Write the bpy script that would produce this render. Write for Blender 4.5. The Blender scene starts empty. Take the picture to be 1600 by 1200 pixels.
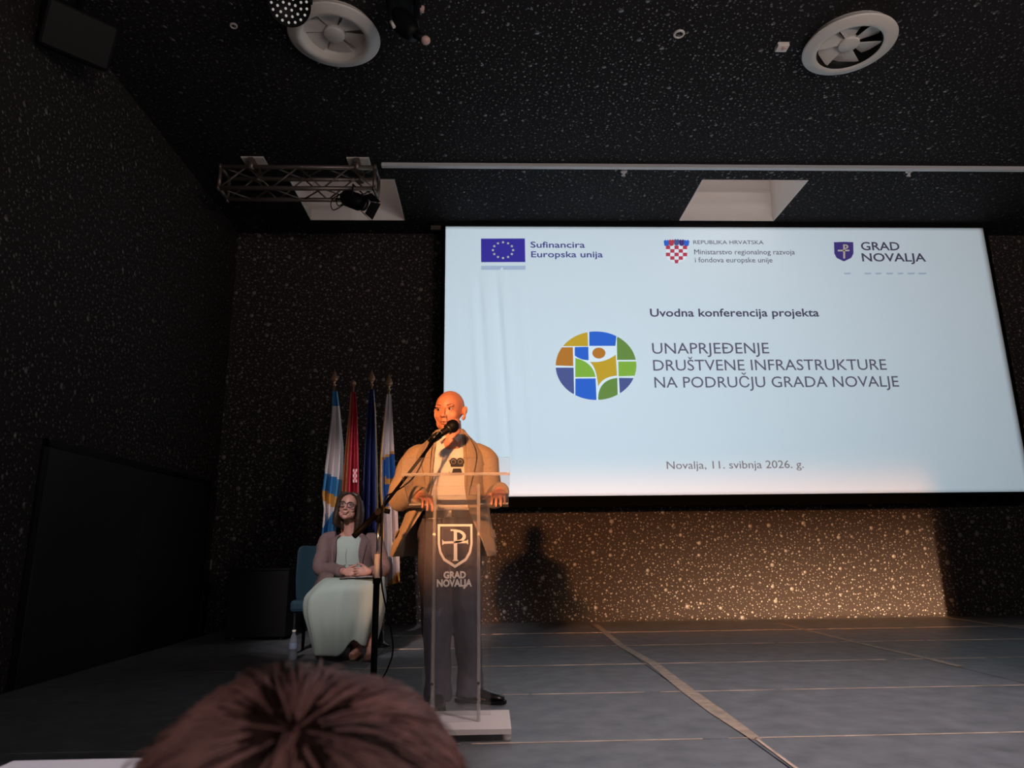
import bpy, bmesh, math, random
from mathutils import Vector, Matrix, noise
random.seed(7)
PI = math.pi
C = bpy.context.scene.collection
sc = bpy.context.scene

# ------------------------------------------------------------------ camera
FPX, PITCH, YAW, ROLL, CAMZ = 1090.7, 0.2369, 0.0340, -0.0122, 0.81
cy_, sy_ = math.cos(YAW), math.sin(YAW)
_f0 = Vector((sy_, cy_, 0)); _r0 = Vector((cy_, -sy_, 0)); _z = Vector((0, 0, 1))
FW = _f0*math.cos(PITCH) + _z*math.sin(PITCH)
_up = -_f0*math.sin(PITCH) + _z*math.cos(PITCH)
RT = _r0*math.cos(ROLL) + _up*math.sin(ROLL)
UP = -_r0*math.sin(ROLL) + _up*math.cos(ROLL)
CAM = Vector((0, 0, CAMZ))
cd = bpy.data.cameras.new('camera'); cam = bpy.data.objects.new('camera', cd); C.objects.link(cam)
cd.sensor_width = 36; cd.lens = FPX*36/1600; cd.clip_start = 0.03
cam.matrix_world = Matrix(((RT.x, UP.x, -FW.x, CAM.x), (RT.y, UP.y, -FW.y, CAM.y), (RT.z, UP.z, -FW.z, CAM.z), (0, 0, 0, 1)))
cd.dof.use_dof = True; cd.dof.focus_distance = 5.0; cd.dof.aperture_fstop = 4.6
sc.camera = cam

def at(px, py, Y=None, Z=None, X=None):
    """point of the place that the photograph shows at (px, py), at depth Y, height Z or side X"""
    d = FW + RT*((px-800)/FPX) + UP*((600-py)/FPX)
    t = Y/d.y if Y is not None else ((Z-CAMZ)/d.z if Z is not None else X/d.x)
    return CAM + d*t

# ------------------------------------------------------------------ world, lights, exposure
sc.view_settings.view_transform = 'Standard'; sc.view_settings.look = 'None'
sc.view_settings.exposure = 0.0; sc.view_settings.gamma = 1.0
w = bpy.data.worlds.new('world'); sc.world = w; w.use_nodes = True
w.node_tree.nodes['Background'].inputs[0].default_value = (1.0, 0.86, 0.82, 1)
w.node_tree.nodes['Background'].inputs[1].default_value = 0.05

def gobo_light(name, loc, energy, color, plane_y, rect, soft, radius=0.0):
    """profile spot facing straight upstage; its shutters cut the beam to rect = x0,x1,z0,z1 on the plane Y = plane_y"""
    L = bpy.data.lights.new(name, 'SPOT'); o = bpy.data.objects.new(name, L); C.objects.link(o)
    o.location = loc; o.rotation_euler = (PI/2, 0, 0)
    L.energy = energy; L.color = color; L.spot_size = 2.6; L.spot_blend = 0.0; L.shadow_soft_size = radius
    L.use_nodes = True; nt = L.node_tree; N = nt.nodes; K = nt.links
    em = [n for n in N if n.type == 'EMISSION'][0]
    tc = N.new('ShaderNodeTexCoord'); sp = N.new('ShaderNodeSeparateXYZ'); K.new(tc.outputs['Normal'], sp.inputs[0])
    def m(op, a, b=None):
        n = N.new('ShaderNodeMath'); n.operation = op
        for i, v in enumerate((a, b)):
            if v is None: continue
            if isinstance(v, (int, float)): n.inputs[i].default_value = v
            else: K.new(v, n.inputs[i])
        return n.outputs[0]
    az = m('ABSOLUTE', sp.outputs[2])
    u = m('DIVIDE', sp.outputs[0], az); v = m('DIVIDE', sp.outputs[1], az)
    D = plane_y - loc[1]
    def edge(val, lo, hi):
        n = N.new('ShaderNodeMapRange'); n.interpolation_type = 'SMOOTHSTEP'
        n.inputs['From Min'].default_value = lo; n.inputs['From Max'].default_value = hi
        K.new(val, n.inputs['Value']); return n.outputs[0]
    x0, x1, z0, z1 = rect; sx0, sx1, sz0, sz1 = soft
    a = edge(u, (x0-sx0-loc[0])/D, (x0+sx0-loc[0])/D)
    b = m('SUBTRACT', 1.0, edge(u, (x1-sx1-loc[0])/D, (x1+sx1-loc[0])/D))
    c = edge(v, (z0-sz0-loc[2])/D, (z0+sz0-loc[2])/D)
    d = m('SUBTRACT', 1.0, edge(v, (z1-sz1-loc[2])/D, (z1+sz1-loc[2])/D))
    K.new(m('MULTIPLY', m('MULTIPLY', a, b), m('MULTIPLY', c, d)), em.inputs['Strength'])
    return o
SX0, SX1, SZ0, SZ1, SY, WY = -0.553, 6.58, 1.454, 4.934, 8.349, 8.70
WX = -3.33; CEIL = 5.0; HALL = -0.65
gobo_light('projector_lamp', (0.95, .9, 2.05), 1900, (0.66, 0.86, 1.0), SY, (SX0, SX1, SZ0, SZ1), (.01, .01, .01, .01))
gobo_light('speaker_spot', (-1.95, -6.0, 3.1), 8600, (1.0, 0.40, 0.14), WY, (-0.66, 5.52, -0.38, 1.48), (.07, .015, .18, .45), .18)
gobo_light('wall_wash_spot', (1.5, -6.0, 4.6), 64000, (1.0, 0.62, 0.36), WY, (2.3, 5.52, 0.0, 0.45), (2.0, .015, .06, .95), .02)
def lamp(name, kind, loc, energy, color, radius, aim=None, size=None, blend=.6):
    L = bpy.data.lights.new(name, kind); o = bpy.data.objects.new(name, L); C.objects.link(o); o.location = loc
    L.energy = energy; L.color = color; L.shadow_soft_size = radius
    if kind == 'SPOT':
        L.spot_size = size; L.spot_blend = blend
        o.rotation_euler = (Vector(aim)-Vector(loc)).to_track_quat('-Z', 'Y').to_euler()
    return o
lamp('woman_fill', 'SPOT', (-1.8, .6, 4.5), 1100, (1.0, .88, .86), .06, (-1.15, 6.35, 1.0), .36, .7)  # unseen neutral fill, added to brighten the seated woman and the flags
lamp('forestage_spot', 'SPOT', (2.4, .9, 4.7), 1000, (1.0, .80, .80), .15, (1.9, 2.9, 0), 1.0, .9)
lamp('table_fill', 'SPOT', (-1.5, .4, 4.7), 330, (1.0, .9, .98), .05, (-1.12, 1.42, .2), .36, .5)  # lamp added out of view to brighten the white table
lamp('glint_fill', 'POINT', (-2.95, -5.0, 2.2), 130, (1.0, .86, .80), .22)  # fill added out of view so the wallpaper drops catch glints
lamp('glint_fill', 'POINT', (4.2, -4.5, 2.2), 300, (1.0, .86, .80), .22)  # second added fill, for glints on the right of the wall
_u = lamp('ceiling_fill', 'AREA', (4.6, -1.6, 1.4), 400, (1.0, .86, .80), 0); _u.rotation_euler = (PI, 0, 0); _u.data.shape = 'RECTANGLE'; _u.data.size = 5.5; _u.data.size_y = .5  # unseen up-facing area lamp, added to lift the ceiling

# ------------------------------------------------------------------ materials
def mat(name, col, rough=.6, metal=0.0, spec=.5, noise_amt=0, noise_scale=20, bump=0, bump_scale=200, emit=None, sheen=0, coat=0):
    m = bpy.data.materials.new(name); m.use_nodes = True; nt = m.node_tree; b = nt.nodes['Principled BSDF']
    b.inputs['Base Color'].default_value = (*col, 1); b.inputs['Roughness'].default_value = rough
    b.inputs['Metallic'].default_value = metal; b.inputs['Specular IOR Level'].default_value = spec
    b.inputs['Sheen Weight'].default_value = sheen; b.inputs['Coat Weight'].default_value = coat
    tc = nt.nodes.new('ShaderNodeTexCoord')
    if noise_amt:
        n = nt.nodes.new('ShaderNodeTexNoise'); n.inputs['Scale'].default_value = noise_scale; n.inputs['Detail'].default_value = 4
        nt.links.new(tc.outputs['Object'], n.inputs['Vector'])
        r = nt.nodes.new('ShaderNodeMapRange'); r.inputs['To Min'].default_value = 1-noise_amt; r.inputs['To Max'].default_value = 1+noise_amt
        r.inputs['From Min'].default_value = .3; r.inputs['From Max'].default_value = .7
        nt.links.new(n.outputs[0], r.inputs[0])
        x = nt.nodes.new('ShaderNodeVectorMath'); x.operation = 'SCALE'; x.inputs[0].default_value = col
        nt.links.new(r.outputs[0], x.inputs['Scale']); nt.links.new(x.outputs[0], b.inputs['Base Color'])
    if bump:
        n = nt.nodes.new('ShaderNodeTexNoise'); n.inputs['Scale'].default_value = bump_scale; n.inputs['Detail'].default_value = 3
        nt.links.new(tc.outputs['Object'], n.inputs['Vector'])
        u = nt.nodes.new('ShaderNodeBump'); u.inputs['Strength'].default_value = bump; u.inputs['Distance'].default_value = .01
        nt.links.new(n.outputs[0], u.inputs['Height']); nt.links.new(u.outputs[0], b.inputs['Normal'])
    if emit:
        b.inputs['Emission Color'].default_value = (*emit[:3], 1); b.inputs['Emission Strength'].default_value = emit[3]
    return m

def acrylic(name, tint=(.95, .96, .97), refl=.9, diff=0.0, dcol=(.8, .8, .8)):
    m = bpy.data.materials.new(name); m.use_nodes = True; nt = m.node_tree; N = nt.nodes; N.clear()
    out = N.new('ShaderNodeOutputMaterial'); tr = N.new('ShaderNodeBsdfTransparent'); tr.inputs[0].default_value = (*tint, 1)
    gl = N.new('ShaderNodeBsdfGlossy'); gl.inputs['Roughness'].default_value = .04
    lw = N.new('ShaderNodeLayerWeight'); lw.inputs[0].default_value = .5   # Schlick reflectance, the same from both sides of the sheet
    pw = N.new('ShaderNodeMath'); pw.operation = 'POWER'; pw.inputs[1].default_value = 5.0; nt.links.new(lw.outputs['Facing'], pw.inputs[0])
    fr = N.new('ShaderNodeMath'); fr.operation = 'MULTIPLY_ADD'; fr.inputs[1].default_value = refl; fr.inputs[2].default_value = .035; nt.links.new(pw.outputs[0], fr.inputs[0])
    mx = N.new('ShaderNodeMixShader'); nt.links.new(fr.outputs[0], mx.inputs[0])
    nt.links.new(tr.outputs[0], mx.inputs[1]); nt.links.new(gl.outputs[0], mx.inputs[2]); last = mx
    if diff:
        df = N.new('ShaderNodeBsdfDiffuse'); df.inputs[0].default_value = (*dcol, 1)
        m2 = N.new('ShaderNodeMixShader'); m2.inputs[0].default_value = diff
        nt.links.new(last.outputs[0], m2.inputs[1]); nt.links.new(df.outputs[0], m2.inputs[2]); last = m2
    nt.links.new(last.outputs[0], out.inputs[0])
    return m

def droplet_mat(name, axes, k_=1.0, bg=(.034, .028, .027, 1), drop=(.22, .205, .195, 1)):
    """black wallpaper printed and embossed with water drops; axes = the two world axes the sheet spans"""
    m = bpy.data.materials.new(name); m.use_nodes = True; nt = m.node_tree; N = nt.nodes; K = nt.links; b = N['Principled BSDF']
    g = N.new('ShaderNodeNewGeometry'); s = N.new('ShaderNodeSeparateXYZ'); K.new(g.outputs['Position'], s.inputs[0])
    cb = N.new('ShaderNodeCombineXYZ'); K.new(s.outputs[axes[0]], cb.inputs[0]); K.new(s.outputs[axes[1]], cb.inputs[1])
    def m_(op, a, b2=None, c=None):
        n = N.new('ShaderNodeMath'); n.operation = op
        for i, v in enumerate((a, b2, c)):
            if v is None: continue
            if isinstance(v, (int, float)): n.inputs[i].default_value = v
            else: K.new(v, n.inputs[i])
        return n.outputs[0]
    hs, ms = [], []
    for scale, rmin, rmax, pw in ((4.6, .05, .135, 2.2), (11.5, .08, .165, 1.3), (22.0, .08, .18, 1.2)):
        v = N.new('ShaderNodeTexVoronoi'); v.voronoi_dimensions = '2D'; v.inputs['Scale'].default_value = scale; v.inputs['Randomness'].default_value = .92
        K.new(cb.outputs[0], v.inputs['Vector'])
        sc3 = N.new('ShaderNodeSeparateColor'); K.new(v.outputs['Color'], sc3.inputs[0])
        r = m_('MULTIPLY_ADD', m_('POWER', sc3.outputs[0], pw), (rmax-rmin)*k_, rmin*k_)
        t = m_('DIVIDE', v.outputs['Distance'], r)
        dome = m_('SQRT', m_('MAXIMUM', m_('SUBTRACT', 1.0, m_('MULTIPLY', t, t)), 0.0))
        hs.append(m_('MULTIPLY', m_('MULTIPLY', dome, r), 1.0/scale))
        ms.append(m_('LESS_THAN', t, 1.0))
    h = m_('MAXIMUM', m_('MAXIMUM', hs[0], hs[1]), hs[2]); k = m_('MAXIMUM', m_('MAXIMUM', ms[0], ms[1]), ms[2])
    bp = N.new('ShaderNodeBump'); bp.inputs['Strength'].default_value = 1.0; bp.inputs['Distance'].default_value = 0.8
    K.new(h, bp.inputs['Height']); K.new(bp.outputs[0], b.inputs['Normal'])
    mc = N.new('ShaderNodeMix'); mc.data_type = 'RGBA'; K.new(k, mc.inputs[0])
    mc.inputs[6].default_value = bg; mc.inputs[7].default_value = drop
    K.new(mc.outputs[2], b.inputs['Base Color'])
    for sock, lo, hi in (('Roughness', .75, .2), ('Specular IOR Level', .06, .9)):
        mr = N.new('ShaderNodeMapRange'); mr.inputs['To Min'].default_value = lo; mr.inputs['To Max'].default_value = hi
        K.new(k, mr.inputs[0]); K.new(mr.outputs[0], b.inputs[sock])
    return m
M = {}
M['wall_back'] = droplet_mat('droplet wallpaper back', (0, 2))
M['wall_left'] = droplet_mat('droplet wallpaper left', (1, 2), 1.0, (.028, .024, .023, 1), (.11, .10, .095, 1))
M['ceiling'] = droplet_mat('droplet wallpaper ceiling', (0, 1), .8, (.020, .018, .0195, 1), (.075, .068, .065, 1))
M['white'] = mat('white paint', (.78, .74, .71), .6)
M['tablewhite'] = mat('white laminate', (.9, .86, .88), .4)
M['offwhite'] = mat('off white enamel', (.62, .58, .54), .45)
M['black'] = mat('matt black', (.0045, .0045, .005), .55, spec=.15)
M['stand'] = mat('matt black tube', (.0022, .002, .002), .6, spec=.08)
M['velvet'] = mat('black velvet border', (.003, .003, .003), 1.0, spec=0)
M['door'] = mat('black door paint', (.020, .017, .018), .6, spec=.2, noise_amt=.15)
M['blackgloss'] = mat('black gloss', (.015, .015, .016), .25)
M['deck'] = mat('stage deck', (.128, .133, .146), .42, spec=.5, noise_amt=.34, noise_scale=7, bump=.05, bump_scale=60)
M['seam'] = mat('worn deck edge', (.62, .48, .37), .6, noise_amt=.45, noise_scale=6)
M['tape'] = mat('brown floor tape', (.40, .31, .235), .6, noise_amt=.25, noise_scale=15)
M['gap'] = mat('deck gap', (.006, .006, .006), .9)
M['hallfloor'] = mat('hall floor', (.03, .028, .028), .5)
M['screen'] = mat('screen cloth', (.82, .82, .82), .9, spec=.1)
M['trussmetal'] = mat('dark bronze aluminium', (.17, .14, .125), .4, metal=.6)
M['railmetal'] = mat('pale rail', (.60, .60, .62), .4)
M['chrome'] = mat('chrome', (.75, .74, .72), .18, metal=1)
M['acryl'] = acrylic('clear acrylic sheet', (.985, .985, .985), diff=.02, dcol=(.8, .75, .75))
M['acryl_base'] = acrylic('hazy acrylic foot', (.8, .8, .8), diff=.75, dcol=(.92, .86, .83))
M['acryl_soft'] = acrylic('hazy acrylic slab', (.97, .97, .97), refl=.35, diff=.05, dcol=(.75, .72, .7))
M['acryl_edge'] = acrylic('polished acrylic edge', (.72, .72, .72), diff=.42, dcol=(.85, .80, .76))
M['acryl_up'] = acrylic('clear acrylic rod', (.80, .80, .80), diff=.20, dcol=(.85, .80, .76))
M['etched'] = mat('white vinyl', (.80, .77, .74), .6)
M['skin_m'] = mat('skin man', (.60, .25, .15), .5, noise_amt=.08, noise_scale=40)
M['skin_w'] = mat('skin woman', (.50, .25, .20), .5, noise_amt=.06, noise_scale=40)
M['lip'] = mat('lips', (.42, .13, .10), .45)
M['lip_w'] = mat('lips pale', (.40, .16, .14), .5)
M['eyewhite'] = mat('eye', (.5, .45, .42), .3)
M['iris'] = mat('iris', (.03, .02, .015), .2)
M['brow'] = mat('brow hair', (.20, .09, .05), .8)
M['browdark'] = mat('dark brow hair', (.05, .03, .022), .8)
M['jacket'] = mat('olive tweed', (.33, .245, .165), .85, noise_amt=.12, noise_scale=90, bump=.15, bump_scale=300, sheen=.1)
M['shirt'] = mat('pale shirt', (.66, .63, .60), .8, bump=.08, bump_scale=30)
M['trousers'] = mat('dark trousers', (.062, .055, .075), .8, noise_amt=.15, noise_scale=30, bump=.2, bump_scale=18)
M['leather'] = mat('black leather', (.014, .012, .011), .28, bump=.06, bump_scale=60)
M['blazer'] = mat('mauve blazer', (.16, .105, .105), .85, noise_amt=.1, noise_scale=40, bump=.15, bump_scale=30)
M['dress'] = mat('sage dress', (.38, .46, .43), .85, bump=.1, bump_scale=25)
M['hair'] = mat('dark brown hair', (.035, .018, .012), .42, noise_amt=.35, noise_scale=50)
M['hair_red'] = mat('auburn hair', (.50, .26, .245), .5, noise_amt=.45, noise_scale=18)
M['hair_dark'] = mat('dark auburn hair', (.05, .02, .018), .5, noise_amt=.3, noise_scale=18)
M['bluefab'] = mat('blue upholstery', (.006, .034, .058), .8)
M['tan'] = mat('tan leather', (.24, .11, .075), .5)
M['gold'] = mat('gold fringe', (.50, .25, .05), .6, noise_amt=.2, noise_scale=80)
M['brass'] = mat('brass', (.42, .26, .16), .35, metal=.8)
M['f_white'] = mat('white flag satin', (.56, .50, .52), .5, sheen=.2)
M['f_blue'] = mat('sky blue flag satin', (.03, .17, .38), .5)
M['f_navy'] = mat('navy flag satin', (.016, .022, .12), .5)
M['f_red'] = mat('red flag satin', (.36, .012, .03), .5)
M['f_orange'] = mat('orange gold flag edge', (.40, .13, .05), .6)
M['f_royal'] = mat('royal blue flag satin', (.02, .10, .34), .5)
M['water'] = acrylic('clear bottle plastic', (.75, .80, .88), diff=.30, dcol=(.6, .66, .76))
M['labelblue'] = mat('bottle label', (.35, .45, .65), .6)
M['plate'] = mat('grey plastic plate', (.25, .24, .24), .5)
M['lens'] = mat('glass lens', (.30, .22, .20), .12, spec=.8)
M['led'] = mat('led emitter', (.3, .28, .26), .3, emit=(1, .93, .88, .3))
M['whiteplastic'] = mat('white plastic', (.72, .66, .63), .4)
M['pink'] = mat('pinkish lens cover', (.62, .42, .38), .4)
M['s_blue'] = mat('slide eu blue', (.060, .040, .34), .9, spec=0)
M['s_text'] = mat('slide grey ink', (.155, .125, .165), .9, spec=0)
M['s_text2'] = mat('slide dark ink', (.10, .075, .12), .9, spec=0)
M['s_navy'] = mat('slide navy ink', (.085, .08, .26), .9, spec=0)
M['s_brown'] = mat('slide brown ink', (.27, .20, .19), .9, spec=0)
M['s_yellow'] = mat('slide ochre', (.72, .40, .035), .9, spec=0)
M['s_star'] = mat('slide star', (.75, .70, .45), .9, spec=0)
M['s_orange'] = mat('slide orange', (.62, .21, .035), .9, spec=0)
M['s_sky'] = mat('slide blue', (.045, .15, .62), .9, spec=0)
M['s_slate'] = mat('slide slate', (.105, .12, .29), .9, spec=0)
M['s_green'] = mat('slide green', (.19, .30, .065), .9, spec=0)
M['s_lime'] = mat('slide lime', (.30, .50, .06), .9, spec=0)
M['s_red'] = mat('slide red', (.62, .06, .09), .9, spec=0)
M['s_white'] = mat('slide white', (.93, .93, .93), .9, spec=0)
M['s_purple'] = mat('slide purple', (.085, .05, .22), .9, spec=0)
M['s_cream'] = mat('slide cream', (.70, .55, .42), .9, spec=0)
M['s_shade'] = mat('slide pale reflection', (.52, .56, .66), .9, spec=0)

# ------------------------------------------------------------------ mesh builder
def V(*a): return Vector(a)
def wloc(o):
    p = Vector((0, 0, 0))
    while o is not None:
        p = p + o.location; o = o.parent
    return p
class MB:
    def __init__(s): s.v = []; s.f = []; s.m = []; s.sm = []
    def add(s, vs, fs, m=0, smooth=True):
        b = len(s.v); s.v += [Vector(x) for x in vs]
        for f in fs: s.f.append([b+i for i in f]); s.m.append(m); s.sm.append(smooth)
        return s
    def box(s, c, d, R=None, m=0):
        c = Vector(c); x, y, z = d[0]/2, d[1]/2, d[2]/2
        vs = [Vector((i*x, j*y, k*z)) for i in (-1, 1) for j in (-1, 1) for k in (-1, 1)]
        if R is not None: vs = [R @ q for q in vs]
        return s.add([c+q for q in vs], [(0, 1, 3, 2), (4, 6, 7, 5), (0, 4, 5, 1), (2, 3, 7, 6), (0, 2, 6, 4), (1, 5, 7, 3)], m, False)
    def slab(s, a, b, m=0):
        a, b = Vector(a), Vector(b); return s.box((a+b)/2, b-a, None, m)
    def ell(s, c, r, R=None, n=20, k=12, m=0):
        c = Vector(c); vs = []; fs = []
        for i in range(k+1):
            t = PI*i/k
            for j in range(n):
                a = 2*PI*j/n; q = Vector((r[0]*math.sin(t)*math.cos(a), r[1]*math.sin(t)*math.sin(a), r[2]*math.cos(t)))
                vs.append(c + (R @ q if R is not None else q))
        for i in range(k):
            for j in range(n):
                fs.append((i*n+j, (i+1)*n+j, (i+1)*n+(j+1) % n, i*n+(j+1) % n))
        return s.add(vs, fs, m)
    def loft(s, rings, closed=True, cap=True, m=0, smooth=True, mf=None):
        n = len(rings[0]); vs = [p for r in rings for p in r]; fs = []; ms = []
        for i in range(len(rings)-1):
            for j in range(n if closed else n-1):
                fs.append((i*n+j, i*n+(j+1) % n, (i+1)*n+(j+1) % n, (i+1)*n+j)); ms.append(mf(i, j) if mf else m)
        b = len(s.v); s.v += [Vector(x) for x in vs]
        for f, mm in zip(fs, ms): s.f.append([b+i for i in f]); s.m.append(mm); s.sm.append(smooth)
        if cap and closed:
            s.f.append([b+i for i in range(n)][::-1]); s.m.append(m); s.sm.append(False)
            s.f.append([b+(len(rings)-1)*n+i for i in range(n)]); s.m.append(m); s.sm.append(False)
        return s
    def tube(s, pts, r, n=10, m=0, cap=True, dome=False, flat=None):
        pts = [Vector(p) for p in pts]; k = len(pts)
        if not isinstance(r, (list, tuple)): r = [r]*k
        rings = []; prev = None
        for i, p in enumerate(pts):
            t = (pts[min(i+1, k-1)] - pts[max(i-1, 0)]).normalized()
            if prev is None:
                a = Vector((0, 0, 1)) if abs(t.z) < .9 else Vector((1, 0, 0)); u = t.cross(a).normalized()
            else:
                u = (prev - t*prev.dot(t)).normalized()
            prev = u; v = t.cross(u)
            rings.append([p + (u*math.cos(2*PI*j/n) + v*math.sin(2*PI*j/n))*r[i] for j in range(n)])
        if dome:
            t0 = (pts[0]-pts[1]).normalized(); t1 = (pts[-1]-pts[-2]).normalized()
            for q in (.5, .87, .99):
                c_ = math.sqrt(1-q*q)
                rings.insert(0, [pts[0] + (x-pts[0])*(c_/1.0) + t0*r[0]*q for x in [pts[0]+(y-pts[0]) for y in rings[0 if q == .5 else [.5, .87, .99].index(q)]]])
                base = rings[-1 - [.5, .87, .99].index(q)]
                rings.append([pts[-1] + (y-pts[-1])*c_ + t1*r[-1]*q for y in base])
        return s.loft(rings, True, cap, m)
    def lathe(s, c, prof, axis=(0, 0, 1), n=32, m=0, smooth=True, cap=False):
        c = Vector(c); a = Vector(axis).normalized(); h = Vector((1, 0, 0)) if abs(a.x) < .9 else Vector((0, 1, 0))
        u = (h - a*h.dot(a)).normalized(); v = a.cross(u)
        return s.loft([[c + a*z + (u*math.cos(2*PI*j/n)+v*math.sin(2*PI*j/n))*max(r, 1e-5) for j in range(n)] for r, z in prof], True, cap, m, smooth)
    def poly(s, pts, nrm, th, m=0):
        """flat outline given thickness th along nrm"""
        n = len(pts); nrm = Vector(nrm); a = [Vector(p) for p in pts]; b = [p + nrm*th for p in a]
        fs = [tuple(range(n)), tuple(range(2*n-1, n-1, -1))] + [(i, n+i, n+(i+1) % n, (i+1) % n) for i in range(n)]
        return s.add(a+b, fs, m, False)
    def xf(s, R, c=(0, 0, 0)):
        c = Vector(c); s.v = [R @ p + c for p in s.v]; return s
    def noise(s, amp, sc_=8, seed=0):
        for p in s.v:
            q = p*sc_ + Vector((seed, seed*1.7, 0)); p += noise.noise_vector(q)*amp
        return s
    def build(s, name, mats, parent=None, bevel=0, solid=0, sub=0, remesh=0, smooth=0):
        if not isinstance(mats, (list, tuple)): mats = [mats]
        me = bpy.data.meshes.new(name); off = wloc(parent)
        me.from_pydata([tuple(p-off) for p in s.v], [], s.f)
        for mm in mats: me.materials.append(M[mm])
        me.polygons.foreach_set('material_index', s.m); me.polygons.foreach_set('use_smooth', s.sm)
        bm = bmesh.new(); bm.from_mesh(me); bmesh.ops.recalc_face_normals(bm, faces=bm.faces); bm.to_mesh(me); bm.free()
        o = bpy.data.objects.new(name, me); C.objects.link(o); o.parent = parent
        if remesh:
            q = o.modifiers.new('r', 'REMESH'); q.mode = 'VOXEL'; q.voxel_size = remesh; q.use_smooth_shade = True
            if smooth:
                q = o.modifiers.new('s', 'SMOOTH'); q.factor = .5; q.iterations = smooth
        if sub:
            q = o.modifiers.new('u', 'SUBSURF'); q.levels = sub; q.render_levels = sub
        if solid:
            q = o.modifiers.new('t', 'SOLIDIFY'); q.thickness = solid; q.offset = 0
        if bevel:
            q = o.modifiers.new('b', 'BEVEL'); q.width = bevel; q.segments = 2; q.limit_method = 'ANGLE'
        if remesh or sub or solid or bevel:
            dg = bpy.context.evaluated_depsgraph_get(); me2 = bpy.data.meshes.new_from_object(o.evaluated_get(dg))
            o.modifiers.clear(); o.data = me2
            if not len(me2.materials):
                for mm in mats: me2.materials.append(M[mm])
        return o
def tag(o, label=None, cat=None, group=None, kind=None):
    if label: o['label'] = label
    if cat: o['category'] = cat
    if group: o['group'] = group
    if kind: o['kind'] = kind
    return o
def thing(name, loc, label, cat, group=None):
    o = bpy.data.objects.new(name, None); C.objects.link(o); o.location = loc; o.empty_display_size = .1
    return tag(o, label, cat, group)
def struct(o): o['kind'] = 'structure'; return o
def copy_tree(o, parent=None):
    c = o.copy(); C.objects.link(c); c.parent = parent
    for ch in list(o.children): copy_tree(ch, c)
    return c
def spline(pts, n=6):
    pts = [Vector(p) for p in pts]; out = []
    for i in range(len(pts)-1):
        p0 = pts[max(i-1, 0)]; p1 = pts[i]; p2 = pts[i+1]; p3 = pts[min(i+2, len(pts)-1)]
        for k in range(n):
            t = k/n; out.append(.5*((2*p1) + (p2-p0)*t + (2*p0-5*p1+4*p2-p3)*t*t + (3*p1-p0-3*p2+p3)*t**3))
    return out + [pts[-1]]
def lerp_list(vals, n=6):
    return [p.x for p in spline([Vector((v, 0, 0)) for v in vals], n)]
def text_mesh(name, body, m, parent, p_left, p_right, height_pts, nrm=(0, -1, 0), weight=0.0):
    """lettering standing on the line p_left -> p_right, height = capital height in metres"""
    cu = bpy.data.curves.new(name, 'FONT'); cu.body = body; cu.size = 1.0; cu.offset = weight; cu.extrude = .002; cu.resolution_u = 3
    o = bpy.data.objects.new(name, cu); C.objects.link(o)
    dg = bpy.context.evaluated_depsgraph_get(); dg.update()
    me = bpy.data.meshes.new_from_object(o.evaluated_get(dg)); C.objects.unlink(o); bpy.data.objects.remove(o)
    xs = [v.co.x for v in me.vertices]; x0, x1 = min(xs), max(xs)
    L = Vector(p_right)-Vector(p_left); sx = L.length/(x1-x0); ux = L.normalized(); uz = Vector((0, 0, 1)); n = Vector(nrm)
    off = wloc(parent); sz = height_pts/.72
    # cut the line at its wide gaps: one mesh per word
    iv = sorted((min(me.vertices[i].co.x for i in p.vertices), max(me.vertices[i].co.x for i in p.vertices)) for p in me.polygons)
    cuts = []; end = iv[0][1]
    for a, c in iv:
        if a > end + .20: cuts.append((a+end)/2)
        end = max(end, c)
    for k in range(len(cuts)+1):
        lo = cuts[k-1] if k else -1e9; hi = cuts[k] if k < len(cuts) else 1e9
        idx = {}; vs = []; fs = []
        for p in me.polygons:
            if not lo < me.vertices[p.vertices[0]].co.x < hi: continue
            f = []
            for i in p.vertices:
                if i not in idx:
                    c = me.vertices[i].co; idx[i] = len(vs); vs.append(Vector(p_left) + ux*((c.x-x0)*sx) + uz*(c.y*sz) + n*(c.z*.5+.002) - off)
                f.append(idx[i])
            fs.append(f)
        m2 = bpy.data.meshes.new(name); m2.from_pydata([tuple(q) for q in vs], [], fs); m2.materials.append(M[m])
        o = bpy.data.objects.new(name, m2); C.objects.link(o); o.parent = parent
    return o

# ================================================================== THE ROOM
XR = 9.0; YF = -7.0
struct(MB().slab((WX-.2, WY, HALL), (XR, WY+.2, CEIL+.2)).build('wall_back', 'wall_back'))
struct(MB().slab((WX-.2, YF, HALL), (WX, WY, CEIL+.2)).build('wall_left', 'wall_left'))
struct(MB().slab((XR, 0, HALL), (XR+.2, WY+.2, CEIL+.2)).build('wall_right', 'wall_back'))
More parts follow.
